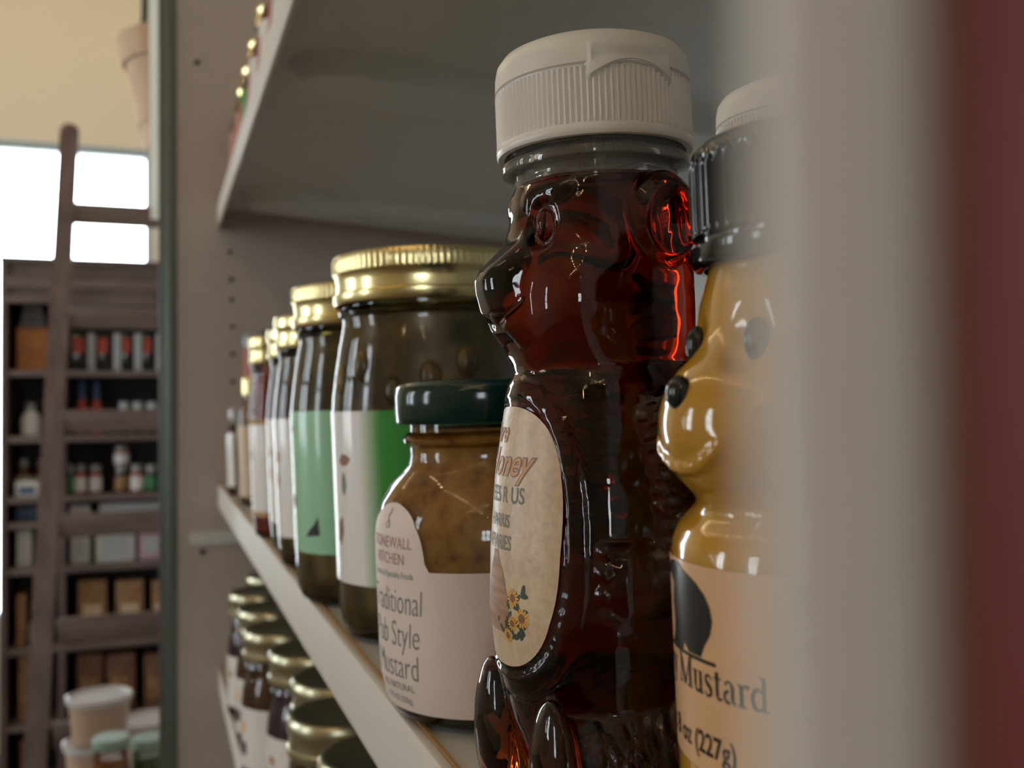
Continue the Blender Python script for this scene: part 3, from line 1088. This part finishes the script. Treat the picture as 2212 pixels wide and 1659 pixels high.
crest = stroke([(8, 56.4), (7.6, 57.6), (8.6, 58.6), (9.6, 57.6), (9.2, 56.4)], .5) + stroke([(8.6, 58.4), (8.2, 60), (9.2, 61), (8.8, 62)], .6)
obj('crest_picture', wrap(art(crest, 1), jr, .42), M['greyink'], label)

# tall pickle jars
PP = [(0, 0), (38, 0), (42, 1.5), (44, 6), (45, 14), (45, 92), (44.4, 98), (42.8, 108), (40.8, 118), (39.2, 125), (38.4, 128), (38.6, 130), (40.0, 131.2), (40.2, 132.6), (39.4, 133.6), (38.4, 134.4), (38.2, 152)]
PL = [(40.0, 136.0), (41.6, 135.6), (42.2, 136.6), (42.2, 139.6), (41.0, 140.4), (40.6, 144), (41.0, 147.6), (41.8, 148.4), (42.0, 149), (42.0, 151.8), (42.0, 154), (41.2, 155.6), (39.4, 156.2), (37.6, 155.4), (0, 155.0)]
RIB = (148.9, 154.1, 90, 0.5)
pep = [[(9, 72), (12, 70), (16, 70.5), (19, 73), (16, 74.5), (12, 75)], [(11, 60), (13.5, 58), (15, 62), (14.6, 66), (12.6, 68), (11, 65)], [(5, 40), (8, 38), (11, 44), (10, 50), (6, 47)]]
x1 = 0.107
for k in range(5):
    q = (k + .5) / 5
    M['fade%d' % k] = mat('faded_green_label', (.70 * (1 - q) + .03 * q, .70 * (1 - q) + .26 * q, .62 * (1 - q) + .03 * q), .5)
pj = glass_jar('pickle_jar', 'large gold-lidded jar of olive pickles with half white, half green label, behind mustard jar', 'pickle jar', (x1, 0.3836, shelf_z(x1)),
               PP, 131, M['pickle'], PL, M['gold'],
               labels=[([rect(-30, 26, 23, 92)], M['white'], 0, 'label'), ([rect(36, 90, 23, 92)], M['green'], 0, 'label')] + [([rect(26 + 2 * k, 28 + 2 * k, 23, 92)], M['fade%d' % k], 0, 'label_fade') for k in range(5)] + [
                       (pep[:1] + pep[2:], M['umber'], .15, 'pepper_picture'), (pep[1:2], M['greyink'], .15, 'pepper_picture')],
               group='gold-lidded pickle jars on the middle shelf', rib=RIB, sc=(.88, .948))
bm = bmesh.new()
for k in range(9):
    a = R(70 + 22 * k)
    ellipsoid(bm, (-40.0 * math.cos(a - R(60)), -40.0 * math.sin(a - R(60)), 104 + 6 * math.sin(k * 2.1)), (5, 5, 7), seg=12, ring=8)
obj('olive', bm, M['pickle'], pj, 'all')
x2 = 0.0986
pj2 = glass_jar('pickle_jar', 'gold-lidded pickle jar with plain pale green label, second of the tall jars', 'pickle jar', (x2, 0.4626, shelf_z(x2)),
                PP, 131, M['pickle'], PL, M['gold'],
                labels=[([rect(-60, 60, 25, 94)], M['paleg'], 0, 'label'), ([[(18, 33), (30, 34), (29, 43), (26, 39.5), (22, 36.5)]], M['blackink'], .15, 'picture'),
                        ([[(3, 47), (6, 46), (7.6, 50), (6, 53), (2.6, 52.4), (1.8, 49)]], M['umber'], .15, 'picture'), ([[(3, 84), (7, 83.5), (6, 87), (3, 87)]], M['umber'], .15, 'picture')],
                group='gold-lidded pickle jars on the middle shelf', rib=RIB, sc=(.83, .928))
bm = bmesh.new()
ellipsoid(bm, (-35.2 * math.cos(R(62)), -37.6 * math.sin(R(62)), 23), (9, 7, 11), seg=20, ring=12)
obj('pickle_slice', bm, M['pickle2'], pj2, 'all')
for lab_, x, y, mt, sc_ in (('gold-lidded white-labelled jar next behind the jar with pale green label', .0963, .564, 'white', (.76, .896)),
                       ('gold-lidded white-labelled jar just before the red jar, far down the shelf', .0982, .634, 'white', (.73, .883))):
    glass_jar('pickle_jar', lab_, 'pickle jar', (x, y, shelf_z(x)), [(r * .93, z) for r, z in PP], 131, M['pickle'], [(r * .93, z) for r, z in PL], M['gold'],
              labels=[([rect(-60, 60, 19, 92)], M[mt], 0, 'label'), ([[(4, 50), (9, 48), (12, 54), (9, 60), (5, 57)], [(6, 66), (12, 65), (14, 70), (9, 73)]], M['edge'], .15, 'picture')],
              group='gold-lidded pickle jars on the middle shelf', n=48, sc=sc_)
RP = [(r * .66, z * .98) for r, z in PP]
glass_jar('preserve_jar', 'slim gold-lidded jar of red preserve with cream label', 'preserve jar', (.0839, .697, shelf_z(.0839)), RP, 124, M['red'], [(r * .66, z * .98) for r, z in PL], M['gold'],
          labels=[([rect(-40, 40, 19, 88)], M['white'], 0, 'label'), ([rect(-40, 40, 86, 90), rect(-40, 40, 16, 20)], M['edge'], .1, 'label_band'), ([[(4, 60), (8, 59), (9, 66), (5, 67)]], M['greyink'], .15, 'picture')], n=48, sc=(.72, .896))
# small far bottles
SP = [(0, 0), (17, 0), (19, 2), (19.5, 5), (19.5, 78), (18.5, 86), (14, 96), (12.5, 100), (12.5, 112)]
SL = [(12, 103), (13.6, 103), (13.8, 105), (13.8, 118), (12.6, 120), (0, 120)]
glass_jar('sauce_bottle', 'small gold-capped bottle with cream label beside the slim red jar', 'sauce bottle', (.0880, .925, shelf_z(.0880)), SP, 95, M['tubfill'], SL, M['gold'],
          labels=[([rect(-50, 50, 8, 74)], M['kraft'], 0, 'label')], n=40, sc=(.87, .967))
TP = [(r * .82, z * .92) for r, z in SP]
glass_jar('sauce_bottle', 'narrow grey-capped bottle with white label at the far end of the shelf', 'sauce bottle', (.0830, 1.040, shelf_z(.083)), TP, 88, M['brownsauce'], [(r * .95, z * .92) for r, z in SL], M['greymetal'],
          labels=[([rect(-16, 16, 10, 78)], M['white'], 0, 'label')], n=40, sc=(.94, .80))
UP = [(0, 0), (19, 0), (21, 2), (21, 150), (19, 156), (19, 160)]
t = thing('sauce_bottle', 'tall dusty red bottle with grey cap against the far side panel', 'sauce bottle', (.1180, 1.168, shelf_z(.118)), LEAN)
obj('bottle', lathe([(r, z) for r, z in UP] + [(0, 160)], 40), M['pinkp'], t, 40)
obj('cap', lathe([(20, 157), (21.5, 157), (21.5, 172), (20, 174), (0, 174)], 40), M['greymetal'], t, 40)

# ------------------------------------------------------------------ upper shelf jars
GP = [(0, 0), (27, 0), (30, 2), (31, 6), (31, 66), (29, 74), (25.5, 80), (25, 84), (26, 85.5), (25, 87), (25, 102)]
GL = [(25.5, 88), (27.2, 88), (27.6, 89), (27.6, 92), (26.6, 93), (26.6, 98), (27.6, 99), (27.6, 103), (26, 104.5), (0, 104)]
def up_z(x): return 0.2372 + (x - EX) * math.tan(UT)
GP = [(r, z * 1.2) for r, z in GP]
GL = [(r, z * 1.2) for r, z in GL]
ups = [('jar of amber preserve with rosy patterned label on the upper shelf, nearest of its row', .72, 'amber', 'white'),
       ('jar of amber preserve on the upper shelf, second of its row', .81, 'amber', 'white'),
       ('jar of amber preserve with rosy patterned label on the upper shelf, third of its row', .90, 'amber', 'white'),
       ('gold-lidded jar with green label on the upper shelf, fourth of its row', .99, 'pickle', 'green'),
       ('jar of red preserve with rosy label on the upper shelf, beyond the green label', 1.07, 'red', 'pinkp'),
       ('jar of red preserve on the upper shelf beside the far panel', 1.145, 'red', 'pinkp')]
for lab_, y, fil, lm in ups:
    x = .1045
    glass_jar('preserve_jar', lab_, 'preserve jar', (x, y, up_z(x)), GP, 98, M[fil], GL, M['gold'],
              labels=[([rect(-46, 46, 12, 74)], M[lm], 0, 'label'), ([rect(-16, -8, 20, 40), rect(2, 10, 30, 62), rect(16, 22, 18, 30), rect(-6, 0, 50, 66)], M['pinkp'], .15, 'picture')], group='preserve jars on the upper shelf', n=44, rot=(0, -UT, 0))

# ------------------------------------------------------------------ lower shelf jars
LP = [(0, 0), (30, 0), (33, 2), (34, 6), (34, 62), (33, 72), (30.5, 82), (29.5, 88), (30.5, 90), (29.5, 92), (29.5, 114)]
LL = [(30.5, 97), (32.4, 96.6), (32.8, 98), (32.8, 101), (31.8, 102), (31.6, 108), (32.4, 110), (32.9, 112), (32.9, 117), (31.6, 119), (29.6, 119.4), (28.4, 118.4), (0, 118.2)]
lows = [('gold-lidded jar on the lower shelf standing furthest back, beside the far panel', .122, 1.092, 'plum'),
        ('jar of dark jam on the lower shelf, far end of the front row', .098, 1.000, 'plum'),
        ('gold-lidded jar on the lower shelf, second from the far end', .100, .915, 'brownsauce'),
        ('gold-lidded jar on the lower shelf, third from the far end', .098, .828, 'brownsauce'),
        ('gold-lidded jar on the lower shelf, fourth from the far end', .110, .748, 'plum'),
        ('large gold-lidded jar of amber preserve on the lower shelf', .120, .665, 'amber'),
        ('gold-lidded jar on the lower shelf right before the amber preserve', .104, .588, 'brownsauce'),
        ('gold-lidded jar on the lower shelf, second nearest of the front row', .110, .510, 'plum'),
        ('gold-lidded jar on the lower shelf, nearest of the front row', .116, .432, 'pickle')]
for i, (lab_, x, y, fil) in enumerate(lows):
    k = 1.12 if 'large' in lab_ else 1.0
    lbs = [([rect(-50, 50, 12, 60)], M['white' if i != 5 else 'peach'], 0, 'label')]
    if i in (2, 3, 6):
        lbs += [([rect(-8, 2, 30, 40)], M['red'], .15, 'picture'), ([rect(4, 14, 22, 32)], M['plum'], .15, 'picture'), ([rect(6, 12, 40, 48)], M['petal'], .15, 'picture')]
    else:
        lbs += [([rect(-6, 6, 28, 36), rect(8, 16, 40, 46)], M['edge'], .15, 'picture')]
    glass_jar('preserve_jar', lab_, 'preserve jar', (x, y, -.3014), [(r * k, z) for r, z in LP], 93, M[fil], [(r * k, z) for r, z in LL], M['gold2'],
              labels=lbs, group='gold-lidded jars on the lower shelf', n=48, rot=(0, 0, 0))
for lab_, x, y in (('gold-lidded jar on the lower shelf second row, behind the amber preserve', .192, .690), ('gold-lidded jar on the lower shelf in the second row, behind the dark jam', .185, .86),
                   ('gold-lidded jar on the lower shelf in the second row, behind the nearest jars', .190, .52)):
    glass_jar('preserve_jar', lab_, 'preserve jar', (x, y, -.3014), LP, 93, M['plum'], LL, M['gold2'], labels=[([rect(-50, 50, 12, 60)], M['white'], 0, 'label')],
              group='gold-lidded jars on the lower shelf', n=48, rot=(0, 0, 0))

# ------------------------------------------------------------------ hanging basket beyond the unit
bk = thing('hanging_basket', 'tan wooden basket hanging beyond the top of the shelf end', 'basket', (0.052, 1.74, .43))
bp = [(0, 0), (66, 0), (70, 4), (86, 70), (104, 150), (112, 182), (108, 182), (100, 150), (82, 70), (66, 6), (0, 5)]
obj('basket_body', lathe(bp, 40), M['basket'], bk, 30)
obj('rim_band', lathe([(104, 140), (107, 140), (115, 184), (111, 184)], 40, closed=True), M['basket'], bk, 30)
obj('lower_band', lathe([(78, 40), (82, 40), (87, 62), (83, 62)], 40, closed=True), M['basket'], bk, 30)
obj('hanger_rod', tube(bmesh.new(), [(-.090, 0, .17), (-.072, 0, .22), (-.068, 0, .40), (-.068, 0, CZ - .43)], .006, 10), M['post'], bk, 'all')
obj('hanger_tube', tube(bmesh.new(), [(-.053, 0, .19), (-.053, 0, CZ - .43)], .008, 10), M['lip'], bk, 'all')

# ------------------------------------------------------------------ ladder against the hutch
def lad(z):
    return 3.15 + .29 * (z + 1.4)


LX0, LX1 = -.318, .16
ld = thing('wooden_ladder', 'dark wooden ladder leaning on the dark shelf hutch before the window', 'ladder', (-.09, lad(FZ), FZ))
L0 = Vector((-.09, lad(FZ), FZ))
rb = math.atan(.29)
for x, nm in ((LX0, 'rail'), (LX1, 'rail')):
    bm = bmesh.new()
    A = Vector((x - .035 * (1 if x < 0 else -1), lad(FZ), FZ))
    B = Vector((x + .02 * (1 if x < 0 else -1), lad(1.0), 1.0))
    vs = []
    for P in (A, B):
        for dx, dy in ((-.031, -.02), (.031, -.02), (.031, .02), (-.031, .02)):
            vs.append(bm.verts.new(P + Vector((dx, dy, 0)) - L0))
    for q in ((3, 2, 1, 0), (4, 5, 6, 7), (0, 1, 5, 4), (1, 2, 6, 5), (2, 3, 7, 6), (3, 0, 4, 7)):
        bm.faces.new([vs[i] for i in q])
    ellipsoid(bm, tuple((B - L0) * 1000), (33, 24, 32), seg=14, ring=8)
    obj(nm, bm, M['wood'], ld)
for k in range(7):
    z = .3
    for _ in range(6):
        z = at(240, 465 + 222 * k, lad(z)).z
    y = lad(z)
    bm = box(bmesh.new(), LX0 + .02, LX1, y - .014, y + .014, z - .038, z + .038, .006)
    for v in bm.verts:
        v.co -= L0
    obj('rung', bm, M['woodh'], ld, True)

# ------------------------------------------------------------------ dark hutch and its goods
HY = 4.1
HX0, HX1 = -.557, .60
DIV = -.345
hu = thing('shelf_hutch', 'tall dark-stained wooden shelf hutch standing before the far window', 'hutch', (0, HY + .14, FZ))
H0 = Vector((0, HY + .14, FZ))


def hpart(name, x0, x1, y0, y1, z0, z1, mt, bev=0.0):
    bm = box(bmesh.new(), x0, x1, y0, y1, z0, z1, bev)
    for v in bm.verts:
        v.co -= H0
    return obj(name, bm, mt, hu, bool(bev))


HT = .575
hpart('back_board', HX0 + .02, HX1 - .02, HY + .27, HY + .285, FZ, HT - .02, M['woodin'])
hpart('side_board', HX0, HX0 + .022, HY, HY + .285, FZ, HT - .02, M['wood'])
hpart('side_board', HX1 - .022, HX1, HY, HY + .285, FZ, HT - .02, M['wood'])
hpart('divider', DIV - .012, DIV + .012, HY + .005, HY + .27, FZ, HT - .10, M['wood'])
hpart('cornice', HX0 - .0, HX1, HY - .02, HY + .285, HT - .02, HT, M['woodh'], .004)
hpart('header_board', HX0 + .022, HX1 - .022, HY + .01, HY + .03, .405, HT - .02, M['woodh'])
hpart('header_moulding', HX0 + .022, HX1 - .022, HY - .006, HY + .01, .46, .50, M['woodh'], .004)
hpart('header_moulding', HX0 + .022, HX1 - .022, HY - .006, HY + .01, .40, .425, M['woodh'], .004)
SHZ = [.146, -.105, -.335, -.43, -.605, -.905, -1.19]
for z in SHZ:
    hpart('shelf', HX0 + .022, HX1 - .022, HY + .004, HY + .27, z - .024, z, M['woodh'], .002)


def shelf_below(z):
    return max([s for s in SHZ if s <= z + .03], default=SHZ[-1])


def hbox(name, label, cat, x0, x1, y0, mt, base, d=.12, group=None, dy=.05, lid=None, trim=None):
    """a carton or packet: pixel columns x0..x1, top row y0, standing on the hutch shelf at height base"""
    p0, p1 = at(x0, y0, HY + dy), at(x1, y0, HY + dy)
    h = p0.z - base
    wd = p1.x - p0.x
    base += .0006
    t = thing(name, label, cat, ((p0.x + p1.x) / 2, HY + dy + d / 2, base), (0, 0, 0), group)
    bm = box(bmesh.new(), -wd / 2, wd / 2, -d / 2, d / 2, 0, h, min(.006, wd * .08))
    obj('carton', bm, mt, t, True)
    if trim:
        bm = bmesh.new()
        box(bm, -wd * .32, wd * .32, -d / 2 - .0012, -d / 2 + .0002, h * trim[1], h * trim[2])
        obj('label', bm, trim[0], t)
    return t


def hjar(name, label, cat, xc, wpx, ytop, base, glass, capm, labm=None, group=None, dy=.06, neck=.45, capf=.22, bodyf=.55):
    p = at(xc, ytop, HY + dy)
    D = p.dot(fw)
    r = wpx / 2109 * D / 2 * 1000
    h = (p.z - base) * 1000
    t = thing(name, label, cat, (p.x, HY + dy + r * .001, base), (0, 0, 0), group)
    zb = h * bodyf
    t.location.z += .0006
    obj('bottle', lathe([(0, 0), (r * .9, 0), (r, h * .03), (r, zb), (r * neck * 1.05, zb + (h - zb) * .45), (r * neck, h * (1 - capf)), (0, h * (1 - capf))], 24), glass, t, 40)
    obj('cap', lathe([(r * neck * 1.1, h * (1 - capf)), (r * neck * 1.25, h * (1 - capf)), (r * neck * 1.25, h * .98), (r * neck, h), (0, h)], 24), capm, t, 40)
    if labm:
        obj('label', lathe([(r * 1.01, h * .08), (r * 1.03, h * .08), (r * 1.03, zb * .92), (r * 1.01, zb * .92)], 24, closed=True), labm, t, 40)
    return t


G_ = {}
G_['glossblack'] = mat('dark_sauce_glass', (0.015, 0.012, 0.012), 0.15)
G_['redlab'] = mat('red_disc_label', (0.40, 0.05, 0.03), 0.5)
G_['bluec'] = mat('blue_cap', (0.03, 0.07, 0.20), 0.4)
G_['ltgrey'] = mat('pale_grey_card', (0.42, 0.44, 0.46), 0.5)
G_['orangeb'] = noisy(mat('orange_basketry', (0.42, 0.15, 0.03), 0.6), (0.30, 0.10, 0.03), 80)
G_['cloth'] = mat('grey_cloth', (0.16, 0.15, 0.16), 0.8)
G_['blue'] = mat('navy_card', (0.03, 0.07, 0.14), 0.5)
G_['whitec'] = mat('white_card', (0.55, 0.55, 0.53), 0.5)
G_['pink'] = mat('pink_card', (0.50, 0.30, 0.36), 0.5)
G_['tan'] = noisy(mat('tan_packet', (0.36, 0.20, 0.09), 0.5), (0.25, 0.12, 0.05), 30)
G_['brownp'] = noisy(mat('brown_packet', (0.22, 0.10, 0.05), 0.5), (0.13, 0.06, 0.035), 30)
G_['redtin'] = mat('dark_red_tin', (0.22, 0.04, 0.02), 0.5)
G_['greenl'] = mat('green_band', (0.04, 0.20, 0.07), 0.5)

# top right bay: four dark boxes with red discs and pale stripes between
for i, (a, b_, st) in enumerate(((150, 189, 0), (206, 238, 1), (262, 284, 2), (308, 330, 3))):
    hbox('sauce_carton', ['dark carton with red disc on the hutch, beside the ladder rail', 'dark carton with red disc on the hutch, second from the ladder rail', 'dark carton with red disc on the hutch, third from the ladder rail',
                          'dark carton with red disc on the hutch, nearest the shelf end'][i], 'carton', a, b_, 718, G_['glossblack'], .146, .08, 'dark cartons with red discs', trim=(G_['redlab'], .45, .85))
for i, (a, b_) in enumerate(((190, 205), (245, 261), (290, 306), (337, 352))):
    hbox('glass_bottle', ['slim pale bottle on the hutch, nearest the ladder rail', 'slim pale bottle on the hutch, second from the ladder rail', 'slim pale bottle on the hutch, third from the ladder rail', 'slim pale bottle on the hutch, nearest the shelf end'][i],
         'bottle', a, b_, 720, G_['ltgrey'], .146, .05, 'slim pale bottles between the cartons')
# blue capped bottles
for i, xc in enumerate((176, 208)):
    hjar('sauce_bottle', 'blue-capped red bottle with white label on the hutch, ' + ('nearer the ladder rail' if i == 0 else 'farther from the ladder rail'), 'sauce bottle', xc, 26, 822, -.105, G_['redlab'], G_['bluec'], M['white'], 'blue-capped bottles on the hutch', capf=.35, bodyf=.42)
for i, xc in enumerate((268, 298, 328)):
    hjar('jar', 'small pale-lidded jar on the hutch behind a rung, ' + ['left of three', 'middle of three', 'right of three'][i], 'jar', xc, 22, 868, -.105, G_['glossblack'], G_['ltgrey'], None, 'small pale-lidded jars', neck=.75, capf=.4)
# jars on the third shelf, one stacked on another
JX = [(152, 12, 'greenl'), (172, 26, 'white'), (206, 26, 'white'), (262, 28, 'tan'), (296, 28, 'white'), (328, 26, 'greenl')]
JN = ['green-banded jar on the hutch partly behind the ladder rail', 'jar with white label on the hutch, nearest the ladder rail', 'jar with white label on the hutch, second from the ladder rail',
      'tan-labelled jar on the hutch with another jar stacked on it', 'jar with white label on the hutch, beside the stacked pair', 'green-banded jar on the hutch nearest the shelf end']
for (xc, wpx, lm), nm in zip(JX, JN):
    hjar('jar', nm, 'jar', xc, wpx, 1004, -.335, G_['glossblack'] if lm != 'white' else M['red'], M['greymetal'], M[lm] if lm in M else G_[lm], 'jars on the third hutch shelf', neck=.72, capf=.26, bodyf=.62)
zt = at(262, 1004, HY + .06).z
hjar('jar', 'pale jar stacked on top of the tan-labelled jar on the hutch', 'jar', 262, 30, 964, zt, M['red'], M['greymetal'], M['white'], None, neck=.7, capf=.25, bodyf=.65)
# tray and carton between the close shelves
hbox('paper_tray', 'white flat tray of goods on the hutch, above a ladder rung', 'tray', 214, 348, 1088, G_['ltgrey'], -.43, .18)
hbox('white_carton', 'small white carton beside the flat tray on the hutch', 'carton', 150, 194, 1092, G_['whitec'], -.43, .10)
for a, b_, y0, mt, nm in ((152, 194, 1158, 'whitec', 'pale packet on the hutch beneath a ladder rung, beside the ladder rail'), (206, 292, 1150, 'whitec', 'white carton with grey picture on the hutch under a ladder rung'),
                         (300, 350, 1148, 'pink', 'pink carton on the hutch nearest the shelf end')):
    hbox('carton', nm, 'carton', a, b_, y0, G_[mt], -.605, .12, trim=(G_['ltgrey'], .2, .8))
for a, b_, nm in ((168, 230, 'tan packet on the hutch, nearest the ladder rail'), (250, 310, 'tan packet on the hutch, next to the packet by the ladder rail'), (328, 372, 'tan packet on the hutch, partly behind the shelf end')):
    hbox('coffee_packet', nm, 'packet', a, b_, 1256, G_['tan'], -.905, .08, 'tan packets on the hutch', trim=(M['kraft'], .2, .6))
for a, b_, nm in ((166, 222, 'brown packet on the low hutch shelf behind the tubs, nearer the ladder'), (230, 292, 'brown packet on the low hutch shelf behind the tubs, farther from the ladder'), (312, 362, 'brown packet on the low hutch shelf beside the shelf end')):
    hbox('coffee_packet', nm, 'packet', a, b_, 1415, G_['brownp'], -1.19, .08, 'brown packets on the low hutch shelf', trim=(G_['tan'], .2, .6))
# left bay
hbox('woven_box', 'orange woven box on the hutch, left of the ladder', 'box', 36, 104, 708, G_['orangeb'], .146, .16)
p0, p1 = at(40, 706, HY + .05), at(98, 706, HY + .05)
t = thing('folded_cloth', 'grey folded cloth on top of the orange woven box', 'cloth', ((p0.x + p1.x) / 2, HY + .13, p0.z + .001))
bm = bmesh.new()
for k in range(3):
    wd = (p1.x - p0.x) * (.49 - .06 * k)
    box(bm, -wd, wd, -.06, .06, .03 * k, .03 * k + .028, .009)
obj('cloth_folds', bm, G_['cloth'], t, True)
hjar('jar', 'small white-labelled bottle alone on the hutch left of the ladder', 'bottle', 65, 40, 870, -.105, M['white'], M['greymetal'], M['white'], None, neck=.5, capf=.22, bodyf=.55)
for i, xc in enumerate((50, 88)):
    hjar('jar', 'dark jar left of the ladder, behind the white carton, ' + ('left of the two' if i == 0 else 'right of the two'), 'jar', xc, 34, 992, -.335, M['brownsauce'], M['greymetal'], M['kraft'], 'dark jars behind the white carton', dy=.14, neck=.6)
hbox('navy_carton', 'navy blue carton on the hutch left of the ladder', 'carton', 34, 90, 1096, G_['blue'], -.43, .16)
z_ = at(0, 1086, HY + .05).z
hbox('white_carton', 'white carton with blue corner in the left hutch bay above the navy carton', 'carton', 32, 84, 1040, G_['whitec'], -.335, .08, dy=.02, trim=(G_['bluec'], .2, .6))
hbox('white_carton', 'plain pale carton on the hutch at the left edge of the view', 'carton', 36, 68, 1146, G_['whitec'], -.605, .14)
hbox('coffee_packet', 'pinkish tan packet in the left hutch bay beside a small jar', 'packet', 36, 56, 1285, G_['tan'], -.905, .1)
hjar('jar', 'small jar with pale label in the left hutch bay beside a packet', 'jar', 82, 40, 1300, -.905, G_['glossblack'], M['greymetal'], M['white'], None, neck=.6)
hbox('coffee_packet', 'tan packet low in the left hutch bay', 'packet', 40, 70, 1412, G_['tan'], -1.19, .1)
hbox('red_tin', 'dark red tin at the bottom of the left hutch bay', 'tin', 42, 78, 1602, G_['redtin'], FZ, .14)

# ------------------------------------------------------------------ table with tubs and jars beyond the shelf end
TZ = -.790
tb = thing('display_table', 'pale display table beyond the shelf end carrying tubs and jars', 'table', (-.05, 1.95, FZ))
tbm = noisy(mat('table_top_wood', (0.40, 0.35, 0.30), 0.5), (0.46, 0.40, 0.35), 8)
obj('table_top', box(bmesh.new(), -.42, .50, -.32, .34, TZ - FZ - .03, TZ - FZ, .004), tbm, tb, True)
for x in (-.38, .46):
    for y in (-.28, .30):
        obj('leg', box(bmesh.new(), x - .025, x + .025, y - .025, y + .025, 0, TZ - FZ - .03), M['wood'], tb)


def tub(label, x, y, z, s=1.0, group=None):
    t = thing('deli_tub', label, 'tub', (x, y, z), (0, 0, 0), group)
    obj('cup', lathe([(0, 0), (44 * s, 0), (46 * s, 1.5), (54 * s, 78), (53 * s, 78), (45 * s, 3), (0, 3)], 40), M['tubc'], t, 40)
    obj('filling', lathe([(0, 3.5), (44.4 * s, 3.5), (51.4 * s, 66), (0, 66)], 40), M['tubfill'], t, 40)
    obj('lid', lathe([(53 * s, 74), (57.5 * s, 74), (58.2 * s, 77), (58 * s, 84), (55 * s, 85.5), (53 * s, 84), (51 * s, 80), (0, 80)], 40), M['tub'], t, 40)
    return t


p = at(215, 1490, 1.99)
tub('milky lidded tub of brown spread on top of its stack', p.x, 1.99, TZ + .171, 1.0, 'lidded tubs on the table')
tub('milky lidded tub of brown spread second in its stack', p.x - .006, 1.995, TZ + .0855, 1.0, 'lidded tubs on the table')
tub('milky lidded tub of brown spread at the bottom of the stack', p.x - .003, 1.99, TZ, 1.0, 'lidded tubs on the table')
p = at(322, 1550, 2.05)
tub('milky lidded tub beside the shelf end, behind a jar', p.x, 2.1, TZ, 1.02, 'lidded tubs on the table')
tub('milky lidded tub beside the shelf end, on top of another', p.x, 2.1, TZ + .0855, 1.02, 'lidded tubs on the table')
sage = mat('sage_green_lid', (0.20, 0.28, 0.23), 0.4)
SJ = [(0, 0), (30, 0), (33, 2), (33, 62), (30, 72), (29, 76), (29, 90)]
SJL = [(30, 78), (33, 78), (33.6, 80), (33.6, 92), (32, 94), (0, 94)]
olive = mat('green_relish', (0.06, 0.10, 0.02), 0.4)
for px, Y, fil, nm in ((240, 1.72, M['amber'], 'sage-lidded jar of orange preserve in front of the tub stack'), (322, 1.76, olive, 'sage-lidded jar of green relish beside the shelf end')):
    p = at(px, 1592, Y)
    hz = (p.z - TZ) * 1000 - 16
    glass_jar('preserve_jar', nm, 'preserve jar', (p.x, Y, TZ + .001), [(r * .86, min(z * hz / 78, hz + 12)) for r, z in SJ], hz * .92, fil, [(r * .86, hz + (z - 78)) for r, z in SJL], sage, group='sage-lidded jars on the table', rot=(0, 0, 0), n=36)
